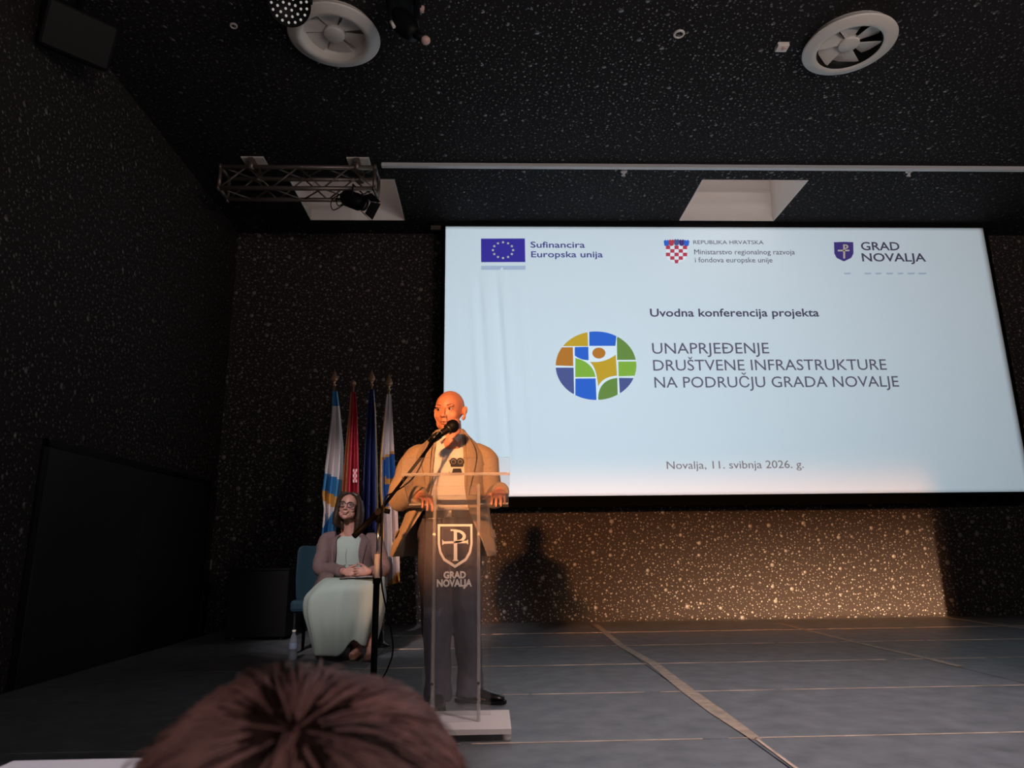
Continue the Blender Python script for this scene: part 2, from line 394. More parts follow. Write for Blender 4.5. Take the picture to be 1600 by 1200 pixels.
# ceiling with two square wells
wells = [(-2.285, -1.075, 7.29, 8.31), (2.490, 3.745, 7.26, 8.29)]
cb = MB(); ys = [YF, 7.26, 8.31, WY+.2]
def plate(x0, x1, y0, y1): cb.slab((x0, y0, CEIL), (x1, y1, CEIL+.08))
plate(WX, XR, YF, 7.26); plate(WX, XR, 8.31, WY+.2)
plate(WX, wells[0][0], 7.26, 8.31); plate(wells[0][0], wells[0][1], 7.26, 7.29); plate(wells[0][1], wells[1][0], 7.26, 8.31)
plate(wells[1][0], wells[1][1], 8.29, 8.31); plate(wells[1][1], XR, 7.26, 8.31)
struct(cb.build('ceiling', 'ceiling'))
for i, (x0, x1, y0, y1) in enumerate(wells):
    b = MB(); t = .008; z0, z1 = CEIL-.003, CEIL+.95
    b.slab((x0+.001, y0+.001, z0), (x0+t, y1-.001, z1)); b.slab((x1-t, y0+.001, z0), (x1-.001, y1-.001, z1))
    b.slab((x0+t, y0+.001, z0), (x1-t, y0+t, z1)); b.slab((x0+t, y1-t, z0), (x1-t, y1-.001, z1)); b.slab((x0, y0, z1), (x1, y1, z1+t))
    o = b.build('ceiling_well', 'white')
    L = bpy.data.lights.new('well_fill', 'AREA'); q = bpy.data.objects.new('well_fill', L); C.objects.link(q); q.location = ((x0+x1)/2, (y0+y1)/2, z1-.02)  # fill lamp added inside the well to brighten its white sides
    L.shape = 'RECTANGLE'; L.size = (x1-x0)*.9; L.size_y = (y1-y0)*.9; L.energy = (.6, 1.6)[i]; L.color = (1, .80, .74)
    tag(o, ('open square white well in the black ceiling, behind the hanging truss', 'open square white well in the black ceiling, above the screen')[i], 'ceiling recess', kind='structure')
# stage deck and hall floor
struct(MB().slab((WX-.2, YF, HALL-.1), (XR, WY+.2, HALL)).build('floor', 'hallfloor'))
SXL, SYF = -2.62, 2.05
b = MB(); b.slab((SXL, SYF, HALL), (XR, WY, -.02), 1)
xl = [SXL, 1.1677-2*2.09, 1.1677-2.09, 1.1677-.03, 3.25, 5.43, 7.5, XR]
yl = [WY, 7.54, 6.50, 5.46, 4.40, 3.335, SYF]
for i in range(len(xl)-1):
    for j in range(len(yl)-1):
        if xl[i+1]-xl[i] < .05: continue
        g = .004
        b.slab((xl[i]+g, yl[j+1]+g, -.02), (xl[i+1]-g, yl[j]-g, 0), 0)
stage = struct(b.build('stage_floor', ['deck', 'gap']))
# pale worn seams running across the stage, brown tape running upstage
for k, y in enumerate(yl[1:-1]):
    b = MB()
    x = -1.0
    while x < XR-.2:
        L_ = random.uniform(.5, 1.9); wv = [.020, .022, .026, .011, .008][k]*random.uniform(.7, 1.1)
        if k == 3 and x < 0: L_ *= .8
        b.slab((x, y-wv/2, .0005), (min(x+L_, XR-.1), y+wv/2, .0025)); x += L_ + random.uniform(0, .12)
    o = b.build('deck_seam', 'seam', stage)
def strip(name, pts, wid, m, label):
    b = MB(); n = len(pts)
    for i in range(n-1):
        (x0, y0), (x1, y1) = pts[i], pts[i+1]; w0, w1 = wid[i], wid[i+1]
        b.add([(x0-w0/2, y0, .0008), (x0+w0/2, y0, .0008), (x1+w1/2, y1, .0008), (x1-w1/2, y1, .0008),
               (x0-w0/2, y0, .004), (x0+w0/2, y0, .004), (x1+w1/2, y1, .004), (x1-w1/2, y1, .004)],
              [(0, 1, 2, 3), (7, 6, 5, 4), (0, 4, 5, 1), (1, 5, 6, 2), (2, 6, 7, 3), (3, 7, 4, 0)], 0, False)
    return tag(b.build(name, m), label, 'floor tape', 'tape strips on the stage seams')
def fl(px, py): p = at(px, py, Z=0); return (p.x, p.y)
strip('floor_tape', [fl(931, 976), fl(970, 1009), fl(1022, 1038), fl(1072, 1078), fl(1120, 1113), fl(1182, 1156)], [.06, .065, .075, .085, .085, .05], 'tape',
      'widest brown tape strip, running upstage just right of the lectern')
strip('floor_tape', [fl(1180, 1154), fl(1262, 1215)], [.014, .016], 'seam', 'thin pale strip at the bottom edge of the photo, below the wide brown tape')
strip('floor_tape', [fl(1216, 973), fl(1328, 1002), fl(1456, 1031), fl(1500, 1042)], [.05, .06, .065, .05], 'tape', 'brown tape strip meeting the wall below the right half of the screen')
strip('floor_tape', [fl(1470, 963.5), fl(1600, 982), fl(1680, 993)], [.05, .05, .05], 'tape', 'short brown tape strip in the far right corner of the stage')
struct(MB().slab((SXL, SYF-.02, HALL), (XR, SYF, -.003)).build('trim_stage_front', 'black'))
# black double door in the left wall
d = MB(); y0, y1, zt = 5.325, 8.40, 1.62
d.slab((WX, y0, HALL), (WX+.03, (y0+y1)/2-.002, zt)); d.slab((WX, (y0+y1)/2+.002, HALL), (WX+.03, y1, zt))
dr = struct(d.build('door_1', 'door', bevel=.004))
f = MB(); f.slab((WX, y0-.06, HALL), (WX+.02, y0-.003, zt+.06)); f.slab((WX, y1+.003, HALL), (WX+.02, y1+.06, zt+.06)); f.slab((WX, y0-.06, zt+.003), (WX+.02, y1+.06, zt+.06))
f.build('door_frame', 'black', dr)
p = at(333, 882, X=WX+.01)
tag(MB().box((WX+.012, p.y, p.z), (.02, .17, .115)).build('switch_plate', 'plate', bevel=.004), 'small grey switch plate on the left wall beside the black door', 'switch')
# black equipment box
r = thing('equipment_case', (-2.62+.3, 7.55, 0), 'low black equipment case in the dark left corner of the stage', 'case')
xa, xb = at(318, 889, Y=7.3).x, at(452, 889, Y=7.3).x; zt = at(380, 889, Y=7.3).z
xa = max(xa, SXL+.02)
MB().slab((xa, 7.3, .03), (xb, 7.85, zt-.02)).build('body', 'black', r, bevel=.01)
MB().slab((xa-.012, 7.288, zt-.02), (xb+.012, 7.862, zt)).build('lid', 'black', r, bevel=.006)
for x in (xa+.06, xb-.06):
    for y in (7.36, 7.79): MB().lathe((x, y, 0), [(.0, 0), (.025, 0), (.025, .03), (0, .03)], n=12).build('foot', 'blackgloss', r)
# white table at the bottom left, in the hall
p0, p1 = at(20, 1188, Y=1.75), at(252, 1183, Y=1.75); zt = (p0.z+p1.z)/2
r = thing('white_table', ((p0.x+p1.x)/2, 1.5, HALL), 'white table top edge at the bottom left, before the dark stage', 'table')
x1 = p1.x+.35
MB().slab((p0.x, 1.15, zt-.03), (x1, 1.75, zt)).build('tabletop', 'tablewhite', r, bevel=.004)
for x in (p0.x+.05, x1-.05):
    for y in (1.2, 1.7): MB().slab((x-.02, y-.02, HALL), (x+.02, y+.02, zt-.03)).build('leg', 'white', r)

# ================================================================== PROJECTION SCREEN
scr = thing('projection_screen', ((SX0+SX1)/2, SY, SZ0), 'wide white projection screen showing the blue-white title slide', 'screen')
nx, nz = 150, 70; vs = []; fs = []
def cloth_y(x, z):
    a = max(0, 1-abs((x-.12))/.55); b_ = min(1, max(0, (4.45-z)/.5))*min(1, max(.25, (z-1.4)/.8))
    return SY - .004 - .026*(a**1.0)*b_*(math.sin((x+.07*(z-3))*2*PI/.21)*.6 + math.sin((x+.05*z)*2*PI/.125+1)*.3)
for j in range(nz+1):
    z = SZ0 + (SZ1-SZ0)*j/nz
    for i in range(nx+1):
        t = i/nx; x = SX0 + (SX1-SX0)*(t**1.6)
        vs.append((x, cloth_y(x, z), z))
for j in range(nz):
    for i in range(nx):
        q = j*(nx+1)+i; fs.append((q, q+1, q+nx+2, q+nx+1))
MB().add(vs, fs).build('screen_cloth', 'screen', scr, solid=.002)
b = MB(); b.slab((SX0-.05, SY-.004, SZ0-.10), (SX0, SY+.006, SZ1)); b.slab((SX1, SY-.004, SZ0-.10), (SX1+.05, SY+.006, SZ1)); b.slab((SX0, SY-.004, SZ0-.10), (SX1, SY+.006, SZ0))
b.build('black_border', 'velvet', scr)
MB().slab((SX0-.05, SY-.012, SZ0-.13), (SX1+.05, SY+.018, SZ0-.10)).build('bottom_bar', 'velvet', scr, bevel=.005)
MB().slab((SX0-.16, SY-.02, SZ1-.0), (SX1+.16, SY+.13, SZ1+.065)).build('roller_housing', 'black', scr)
MB().slab((SX0-.19, SY-.03, SZ1-.055), (SX0-.06, SY+.0, SZ1-.0)).build('end_bracket', 'trussmetal', scr)
SYT = SY-.006
def sp(px, py): return at(px, py, Y=SYT)
def stext(name, body, m, x0, y0, x1, y1, cap_px, weight=0):
    a, c = sp(x0, y0), sp(x1, y1); h = (sp(x0, y0-cap_px)-a).length; c.z = a.z = (a.z+c.z)/2
    return text_mesh(name, body, m, scr, a, c, h, weight=weight)
def spoly(name, m, pts, dy=0, parent=scr):
    return MB().poly([sp(x, y)+Vector((0, -.0015-dy, 0)) for x, y in pts], (0, -1, 0), .0008).build(name, m, parent)
stext('slide_text', 'Sufinancira', 's_navy', 829, 387, 914, 387, 9.5, .012)
stext('slide_text', 'Europska unija', 's_navy', 830, 402, 942, 402, 9.5, .012)
stext('slide_text', 'REPUBLIKA HRVATSKA', 's_text', 1083.5, 381.5, 1193, 381.5, 6, 0)
stext('slide_text', 'Ministarstvo regionalnog razvoja', 's_text', 1085, 397.5, 1242, 397.5, 8, 0)
stext('slide_text', 'i fondova europske unije', 's_text', 1086, 410, 1207, 410, 8, 0)
stext('slide_text', 'GRAD', 's_text2', 1346, 391, 1406, 391, 13, .012)
stext('slide_text', 'NOVALJA', 's_text2', 1347.5, 408.5, 1447, 408.5, 13, .012)
stext('slide_text', 'Uvodna konferencija projekta', 's_text2', 1016, 494.5, 1280, 494.5, 12.5, .014)
stext('slide_text', 'UNAPRJEDENJE', 's_text', 1019.5, 552.5, 1202, 552.5, 17.5, .0)
BAR0 = 1128
spoly('slide_text', 's_text', [(BAR0, 542.6), (BAR0+9, 542.6), (BAR0+9, 544.8), (BAR0, 544.8)], .0015)
stext('slide_text', 'DRUŠTVENE INFRASTRUKTURE', 's_text', 1021, 578.5, 1386, 578.5, 17.5, .0)
stext('slide_text', 'NA PODRUČJU GRADA NOVALJE', 's_text', 1023, 605, 1405, 605, 17.5, .0)
stext('slide_text', 'Novalja, 11. svibnja 2026. g.', 's_brown', 1042, 732, 1256, 732, 12.5, .0)
# european flag on the slide
fo = spoly('slide_flag', 's_blue', [(751.5, 373), (820, 372.7), (820.8, 409.5), (751.8, 409.7)])
for k in range(12):
    a = 2*PI*k/12; cx, cyy = 786+15.8*math.sin(a), 391-12.3*math.cos(a)
    pts = []
    for q in range(10):
        rr = (2.3 if q % 2 == 0 else 1.0); aa = 2*PI*q/10; pts.append((cx+rr*1.1*math.sin(aa), cyy-rr*math.cos(aa)))
    spoly('slide_star', 's_star', pts, .001, fo)
spoly('slide_reflection', 's_shade', [(751.8, 415.5), (821, 415.3), (821, 421.5), (752, 421.7)])
# chequered arms on the slide
def arms(n=5):
    x0, x1, y0, y1 = 1040.5, 1073.5, 384, 411.5; cw = (x1-x0)/5; ch = (y1-y0)/5
    sh = spoly('slide_arms', 's_white', [(x0, y0), (x1, y0), (x1, 400), (1070, 406), (1057, 412), (1044, 406), (x0, 400)])
    for i in range(5):
        for j in range(5):
            if (i+j) % 2: continue
            a, b_, c, d_ = x0+cw*i, y0+ch*j, x0+cw*(i+1), y0+ch*(j+1)
            pts = [(a, b_), (c, b_), (c, d_), (a, d_)]
            if j == 4 and i in (0, 4): continue
            if j == 3 and i in (0, 4): pass
            if j == 4: pts = [(a, b_), (c, b_), (c-1 if i == 2 else c-2, d_-(0 if i == 2 else 1)), (a+1, d_-(0 if i == 2 else 1))]
            spoly('slide_square', 's_red', pts, .001, sh)
    for k, (cx, m_) in enumerate(zip((1041.5, 1049, 1057, 1065, 1072.5), ('s_sky', 's_red', 's_slate', 's_purple', 's_sky'))):
        yy = 379+abs(k-2)*.6
        spoly('slide_crest', m_, [(cx-4.6, yy-3.2), (cx-2, yy-5.6), (cx, yy-3.8), (cx+2, yy-5.6), (cx+4.6, yy-3.2), (cx+3.4, yy+3.6), (cx, yy+5), (cx-3.4, yy+3.6)], .0005, sh)
arms()
# town shield on the slide
sh = spoly('slide_shield', 's_purple', [(1303, 378.5), (1318, 378), (1333, 378.5), (1333.5, 396), (1330, 403), (1318.5, 408.5), (1307, 403), (1303.5, 396)])
spoly('slide_cross', 's_cream', [(1317.2, 382), (1320, 382), (1320.3, 404), (1317.5, 404)], .001, sh)
spoly('slide_cross', 's_cream', [(1309, 390.5), (1327, 390.3), (1327, 392.6), (1309, 392.8)], .001, sh)
pts = [(1319+6.5*math.sin(t), 385.6-3.8*math.cos(t)) for t in [PI*k/10 for k in range(11)]] + [(1319+4.0*math.sin(t), 385.6-1.9*math.cos(t)) for t in [PI*k/10 for k in range(10, -1, -1)]]
spoly('slide_cross', 's_cream', pts, .001, sh)
for i, (x0, x1) in enumerate(((1318, 1330), (1350, 1362), (1367, 1378), (1384, 1396), (1402, 1412), (1417, 1430), (1434, 1448))):
    spoly('slide_reflection', 's_shade', [(x0, 426.5), (x1, 426.3), (x1-2, 428.6), (x0+2, 428.8)])
# round mosaic logo; pieces read from the slide
LZ = lambda x, y: (720+x/4, 350+y/4)
CE = (845, 886, 252, 214)
def arc(a0, a1, n=14): return [(CE[0]+CE[2]*math.cos(math.radians(a0+(a1-a0)*k/n)), CE[1]-CE[3]*math.sin(math.radians(a0+(a1-a0)*k/n))) for k in range(n+1)]
def ang(x, y): return math.degrees(math.atan2(-(y-CE[1])/CE[3], (x-CE[0])/CE[2]))
def bez(p0, p1, p2, n=10): return [((1-t)**2*p0[0]+2*t*(1-t)*p1[0]+t*t*p2[0], (1-t)**2*p0[1]+2*t*(1-t)*p1[1]+t*t*p2[1]) for t in [k/n for k in range(n+1)]]
lg = MB().poly([sp(*LZ(*q))+Vector((0, -.001, 0)) for q in arc(0, 356, 60)], (0, -1, 0), .0006).build('slide_logo', 's_white', scr)
def piece(m, pts): MB().poly([sp(*LZ(*q))+Vector((0, -.0022, 0)) for q in pts], (0, -1, 0), .0006).build('slide_logo_piece', m, lg)
piece('s_yellow', [(640, 764)] + arc(ang(640, 764), ang(793, 680)) + [(795, 764)])
piece('s_sky', [(803, 762)] + arc(ang(803, 678), ang(965, 712)) + [(966, 762)])
piece('s_green', [(977, 850)] + [(975, 712)] + arc(ang(978, 708), ang(1088, 850)))
piece('s_orange', [(703, 888), (700, 770)] + arc(ang(630, 770), ang(592, 884)))
piece('s_sky', [(712, 770), (797, 768), (799, 852)] + bez((799, 852), (745, 850), (712, 822)))
piece('s_lime', [(716, 838)] + bez((716, 838), (825, 862), (842, 956)) + [(715, 958)])
piece('s_slate', [(705, 898)] + [(708, 1056)] + arc(ang(708, 1060), ang(592, 898)))
piece('s_sky', [(716, 966), (842, 965), (848, 1098)] + arc(ang(846, 1099), ang(718, 1066)))
piece('s_yellow', bez((806, 862), (900, 872), (968, 816)) + [(976, 948)] + bez((976, 948), (885, 955), (858, 1016)) + bez((858, 1016), (850, 900), (806, 862))[1:-1])
piece('s_orange', [(863+41*math.cos(2*PI*k/24), 807+34*math.sin(2*PI*k/24)) for k in range(24)])
piece('s_lime', [(984, 860)] + arc(ang(1090, 860), ang(1090, 950)) + [(986, 952)])
piece('s_green', bez((858, 1090), (860, 975), (978, 962)) + [(980, 1064)] + arc(ang(980, 1066), ang(860, 1099)))
piece('s_slate', [(988, 962)] + arc(ang(1077, 962), ang(992, 1056)))

# ================================================================== CEILING FITTINGS
def diffuser(px, py, label, rot, openv):
    c = at(px, py, Z=CEIL-.085); c = Vector((c.x, c.y, CEIL)); r = thing('air_diffuser', c, label, 'air vent', 'round ceiling air diffusers')
    R = .372
    MB().lathe(c, [(R-.045, -.001), (R-.03, -.045), (R-.005, -.055), (R, -.066), (R-.012, -.076), (R-.05, -.082), (.30, -.098), (.266, -.096), (.258, -.088)], n=56).build('flange', 'offwhite', r)
    MB().lathe(c, [(.258, -.088), (.250, -.05), (.232, -.006), (.0, -.005)], n=48).build('bowl', 'black' if openv else 'offwhite', r)
    MB().lathe(c, [(.0, -.062), (.078, -.062), (.085, -.056), (.085, -.02), (.05, -.004)], n=32).build('hub', 'offwhite', r)
    for k in range(6):
        a = rot + k*PI/3; Rz = Matrix.Rotation(a, 3, 'Z'); tilt = Matrix.Rotation(.25 if openv else .09, 3, 'X')
        vs = []
        for x, wv in ((.080, .040), (.238, .118)):
            for y in (-wv, wv):
                for z in (-.002, .002): vs.append(c + Rz @ (Vector((x, 0, -.036 if openv else -.024)) + tilt @ Vector((0, y, z))))
        MB().add(vs, [(0, 1, 3, 2), (4, 6, 7, 5), (0, 4, 5, 1), (2, 3, 7, 6), (0, 2, 6, 4), (1, 5, 7, 3)], 0, False).build('blade', 'offwhite', r)
diffuser(522, 60, 'round white air diffuser in the ceiling, left one with nearly closed blades', .5, False)
diffuser(1327, 75, 'round white air diffuser in the ceiling, right one with open blades', .2, True)

# lighting truss
ty = 6.95
xa, xb = at(352, 268, Y=ty).x, at(589, 268, Y=ty).x; zt, zb = at(470, 255, Y=ty-.12).z, at(470, 283, Y=ty+.02).z
tr = thing('lighting_truss', ((xa+xb)/2, ty, zb), 'short dark box truss hung under the ceiling, left of the screen', 'truss')
tw = .25; zt = CEIL-.13; zb = zt-.25
for z in (zb, zt):
    for y in (ty-tw/2, ty+tw/2):
        MB().tube([(xa, y, z), (xb, y, z)], .024, 12).build('chord', 'trussmetal', tr)
n = 6; b = MB()
for (p, q) in (((-1, zb), (-1, zt)), ((1, zb), (1, zt)), ((-1, zb), (1, zb)), ((-1, zt), (1, zt))):
    for k in range(n):
        x0, x1 = xa + (xb-xa)*k/n, xa + (xb-xa)*(k+1)/n
        A, B = (p, q) if k % 2 == 0 else (q, p)
        b.tube([(x0, ty+A[0]*tw/2, A[1]), (x1, ty+B[0]*tw/2, B[1])], .009, 6)
b.build('lacing', 'trussmetal', tr)
for x in (xa, xb):
    b = MB()
    for z in (zb, zt): b.tube([(x, ty-tw/2, z), (x, ty+tw/2, z)], .02, 8)
    for y in (ty-tw/2, ty+tw/2): b.tube([(x, y, zb), (x, y, zt)], .02, 8); b.lathe((x, y, zb), [(.0, -.012), (.034, -.012), (.034, .012), (0, .012)], (1, 0, 0), 12); b.lathe((x, y, zt), [(0, -.012), (.034, -.012), (.034, .012), (0, .012)], (1, 0, 0), 12)
    b.build('end_frame', 'trussmetal', tr)
for px in (400, 562):
    x = at(px, 250, Y=ty).x
    hb = MB().box((x, ty, CEIL-.008), (.24, .24, .016)).build('ceiling_bracket', 'offwhite', tr)
    MB().box((x, ty, CEIL-.06), (.06, .34, .05)).build('hook', 'trussmetal', hb, bevel=.006)
    MB().tube([(x, ty-tw/2, CEIL-.04), (x, ty-tw/2, zt-.035)], .034, 12).build('clamp', 'trussmetal', hb)
    MB().tube([(x, ty+tw/2, CEIL-.04), (x, ty+tw/2, zt-.035)], .034, 12).build('clamp', 'trussmetal', hb)
# pale rail
p0 = at(592, 259, Z=CEIL-.03)
tag(MB().slab((p0.x+.03, p0.y-.028, CEIL-.045), (XR-.05, p0.y+.028, CEIL-.002)).build('ceiling_rail', 'railmetal', bevel=.006), 'long pale rail crossing the black ceiling from the truss to the right', 'rail')

# stage spotlight under the truss
def rot_to(dirv):
    return Vector((0, 0, 1)).rotation_difference(Vector(dirv).normalized()).to_matrix()
def par_can(name, c, dirv, label, hang_z, yoke_mat='black', L=.30, rad=.085, group=None):
    r = thing(name, Vector((c[0], c[1], hang_z)), label, 'stage light', group); c = Vector(c); d = Vector(dirv).normalized()
    MB().lathe(c, [(0, -L*.55), (rad*.7, -L*.55), (rad, -L*.42), (rad, L*.1), (rad*.8, L*.16), (rad*.8, L*.3), (rad*.72, L*.3), (rad*.72, L*.2), (0, L*.2)], d, 28).build('housing', 'black', r)
    ln = MB().lathe(c, [(0, L*.27), (rad*.55, L*.25), (rad*.72, L*.21)], d, 24).build('lens', 'lens', r)
    side = d.cross(Vector((0, 0, 1))).normalized(); upv = side.cross(d)
    for s_, t_ in ((1, 0), (-1, 0), (0, 1), (0, -1)):
        ax = side*s_ + upv*t_; oth = side*t_ + upv*s_; o0 = c + d*L*.3
        q = [o0 + ax*rad*.82 + oth*rad*.8, o0 + ax*rad*.82 - oth*rad*.8, o0 + d*L*.28 + ax*rad*1.25 - oth*rad*1.1, o0 + d*L*.28 + ax*rad*1.25 + oth*rad*1.1]
        MB().poly(q, ax, .003).build('barn_door', 'black', r)
    k = [c + side*(rad+.012), c + side*(rad+.012) + Vector((0, 0, rad+.06)), c - side*(rad+.012) + Vector((0, 0, rad+.06)), c - side*(rad+.012)]
    MB().tube(k, .009, 8).build('yoke', 'black', r)
    MB().tube([(c.x, c.y, c.z+rad+.06), (c.x, c.y, hang_z)], .016, 10).build('clamp', 'blackgloss', r)
    return r
c = at(558, 315, Y=ty-.10)
pc = par_can('stage_spotlight', c, (.75, -.25, -.42), 'black stage spotlight with barn doors, clamped under the truss', zb+.0, L=.34, rad=.09)
b = MB()
for k in range(3):
    x0 = c.x - .12 - .05*k
    b.tube(spline([(c.x-.02, ty-.11, zb+.02), (x0-.03, ty-.13, zb-.06-.03*k), (x0-.02, ty-.14, zb-.16-.05*k), (c.x-.12, c.y, c.z+.02-.02*k)], 8), .006, 6)
b.build('cable', 'black', pc)
# LED par close to the left diffuser
c = at(452, 6, Z=CEIL-.28); r = thing('led_spotlight', Vector((c.x, c.y, CEIL)), 'round black LED stage light with pale dots, at the top edge beside the left diffuser', 'stage light')
d = (CAM + Vector((-.2, 1.2, 0)) - c).normalized()
MB().lathe(c, [(0, -.16), (.10, -.16), (.145, -.1), (.152, .03), (.145, .03), (.145, .0), (0, .0)], d, 32).build('housing', 'black', r)
R_ = rot_to(d); lm = []
for ring, nn in ((0, 1), (.042, 6), (.084, 12), (.124, 17)):
    for k in range(nn):
        a = 2*PI*k/nn + ring*9; q = c + R_ @ Vector((ring*math.cos(a), ring*math.sin(a), .004)); lm.append(q)
o0 = None
for q in lm:
    MB().ell(q, (.0095, .0095, .0095), n=10, k=8).build('led', 'led', r)
MB().tube([c + Vector((-.16, 0, 0)), c + Vector((-.16, 0, .2)), c + Vector((.16, 0, .2)), c + Vector((.16, 0, 0))], .008, 6).build('yoke', 'black', r)
MB().tube([c + Vector((0, 0, .15)), (c.x, c.y, CEIL)], .014, 8).build('clamp', 'black', r)
# moving head light
c = at(632, 38, Z=CEIL-.30); r = thing('moving_head_light', Vector((c.x, c.y, CEIL)), 'black moving head light with two pale caps, right of the left diffuser', 'stage light')
d = Vector((.55, -.15, -.8)).normalized()
MB().slab((c.x-.15, c.y-.10, CEIL-.11), (c.x+.13, c.y+.10, CEIL-.004)).build('base', 'black', r, bevel=.015)
MB().box((c.x-.105, c.y, CEIL-.2), (.04, .12, .22)).build('yoke_arm', 'black', r, bevel=.012); MB().box((c.x+.095, c.y, CEIL-.2), (.04, .12, .22)).build('yoke_arm', 'black', r, bevel=.012)
hd = MB().lathe(c, [(0, -.13), (.06, -.13), (.085, -.09), (.09, .02), (.065, .10), (.055, .14), (0, .14)], d, 28).build('head', 'black', r)
q = at(665, 63, Y=c.y-.02); MB().ell(q, (.036, .036, .03)).build('lens_cap', 'pink', r)
MB().tube([q, c + d*.1], .03, 10).build('snout', 'black', r)
q = at(656, 14, Y=c.y+.02); MB().box(q, (.065, .03, .05), Matrix.Rotation(.15, 3, 'Y')).build('lamp_cap', 'pink', r, bevel=.006)
MB().tube([q, (c.x+.10, c.y, CEIL-.1)], .02, 8).build('cap_stem', 'black', r)
q = at(613, 39, Y=c.y-.05); MB().tube([q + Vector((-.01, 0, .03)), q + Vector((.015, 0, -.02))], .013, 8).build('connector', 'whiteplastic', r)
# small ceiling fittings
def ring_light(px, py, label, rad=.042):
    c = at(px, py, Z=CEIL-.01); c.z = CEIL
    r = thing('recessed_downlight', c, label, 'ceiling light', 'small ceiling fittings')
    MB().lathe(c, [(rad*.66, 0), (rad, 0), (rad, -.008), (rad*.9, -.014), (rad*.66, -.012), (rad*.66, 0)], n=28).build('trim_ring', 'whiteplastic', r)
    MB().lathe(c, [(0, -.002), (rad*.64, -.002), (rad*.64, -.006), (rad*.3, -.006), (rad*.25, -.014), (0, -.014)], n=20).build('lamp', 'blackgloss', r)
ring_light(1061, 54, 'small white ring downlight in the ceiling, left of the square sensor', .048)
ring_light(365, 41, 'tiny dim ring downlight in the dark ceiling, left of the left diffuser', .03)
c = at(1222, 75, Z=CEIL-.03); r = thing('motion_sensor', (c.x, c.y, CEIL), 'small square white sensor box on the ceiling beside the right diffuser', 'sensor')
MB().box((c.x, c.y, CEIL-.02), (.10, .085, .04)).build('housing', 'whiteplastic', r, bevel=.008); MB().ell((c.x+.01, c.y-.01, CEIL-.04), (.022, .022, .012)).build('dome', 'pink', r)
for px, lab in ((975, 'small pale spot fitting under the rail, above the middle emblem of the slide'), (1421, 'small pale spot fitting under the rail, above the town name on the slide')):
    c = at(px, 271, Z=CEIL-.03); r = thing('small_ceiling_spot', (c.x, c.y, CEIL), lab, 'ceiling light', 'small ceiling fittings')
    MB().lathe((c.x, c.y, CEIL), [(0, 0), (.038, 0), (.038, -.008), (.03, -.014), (0, -.014)], n=20).build('base_plate', 'whiteplastic', r)
    MB().lathe((c.x+.005, c.y, CEIL-.014), [(.012, 0), (.012, -.02), (.024, -.045), (.02, -.045), (0, -.02)], (.3, -.3, 1), 16).build('lamp', 'whiteplastic', r)
# hanging dark loudspeaker in the upper left corner
c = at(118, 55, Y=4.6); R_ = Matrix.Rotation(.75, 3, 'Z') @ Matrix.Rotation(.55, 3, 'X')
r = thing('hanging_loudspeaker', (c.x, c.y, CEIL), 'dark loudspeaker hung from the ceiling in the upper left corner', 'loudspeaker')
MB().box(c, (.46, .36, .34), R_).build('cabinet', 'black', r, bevel=.02)
MB().box(c + R_ @ Vector((0, -.185, 0)), (.42, .012, .30), R_).build('grille', 'black', r)
MB().tube([c, (c.x, c.y, CEIL)], .02, 8).build('bracket', 'black', r)

# ================================================================== LECTERN
LY0, LY1 = 3.40, 3.75; LX = -.162
le = thing('lectern', (LX, 3.55, 0), 'clear acrylic lectern with the white town shield, before the speaker', 'lectern')
def sheet(name, x0, x1, y0, y1, z0, z1, e=.0, mats=('acryl', 'acryl_edge')):
    """acrylic slab: big faces clear, narrow faces bright"""
    d = [x1-x0, y1-y0, z1-z0]; thin = d.index(min(d)); b = MB().slab((x0, y0, z0), (x1, y1, z1))
    faces_axis = [0, 0, 1, 1, 2, 2]
    b.m = [0 if faces_axis[i] == thin else 1 for i in range(6)]
    return b.build(name, list(mats), le)
sheet('base_plate', LX-.255, LX+.255, 3.36, 3.745, .03, .052, mats=('acryl_base', 'acryl_edge'))
for x in (LX-.235, LX+.235):
    for y in (3.385, 3.72): MB().lathe((x, y, 0), [(0, 0), (.016, 0), (.019, .004), (.019, .03), (0, .03)], n=16).build('foot', 'acryl_edge', le)
zf = 1.10
PXL, PXR = LX-.108, LX+.108
sheet('wide_panel', LX-.165, LX+.165, 3.640, 3.648, .052, zf+.0)
sheet('front_panel', PXL, PXR, 3.505, 3.512, .052, zf+.035)
for x in (PXL, PXR):
    MB().slab((x-.008, 3.50, .052), (x+.008, 3.524, zf+.045)).build('upright', 'acryl_up', le, bevel=.003)
    MB().slab((x-.004, 3.524, .052), (x+.004, 3.64, zf+.02)).build('side_panel', 'acryl', le)
    for z in (.22, .9):
        MB().tube([(x, 3.49, z), (x, 3.50, z)], .007, 10).build('fixing_screw', 'chrome', le)
# tilted desk top and its upstand
A = Vector((0, 3.40, 1.185)); B = Vector((0, 3.745, 1.063)); t = (B-A).normalized(); nn = Vector((0, -t.z, t.y)); nn = nn if nn.z > 0 else -nn
x0, x1 = LX-.262, LX+.262
vs = [Vector((x, 0, 0)) + p + nn*k for x in (x0, x1) for p in (A, B) for k in (-.005, .005)]
b = MB().add(vs, [(0, 1, 3, 2), (4, 6, 7, 5), (0, 4, 5, 1), (2, 3, 7, 6), (0, 2, 6, 4), (1, 5, 7, 3)], 0, False); b.m = [1, 1, 1, 1, 0, 0]
b.build('desk_top', ['acryl_soft', 'acryl_edge'], le)
b = MB().slab((x0, 3.39, 1.175), (x1, 3.397, 1.262)); b.m = [1, 1, 0, 0, 1, 1]; b.build('upstand', ['acryl', 'acryl_edge'], le)
b = MB().slab((x0, 3.745, 1.045), (x1, 3.753, 1.085)); b.m = [1, 1, 0, 0, 1, 1]; b.build('rear_lip', ['acryl', 'acryl_edge'], le)
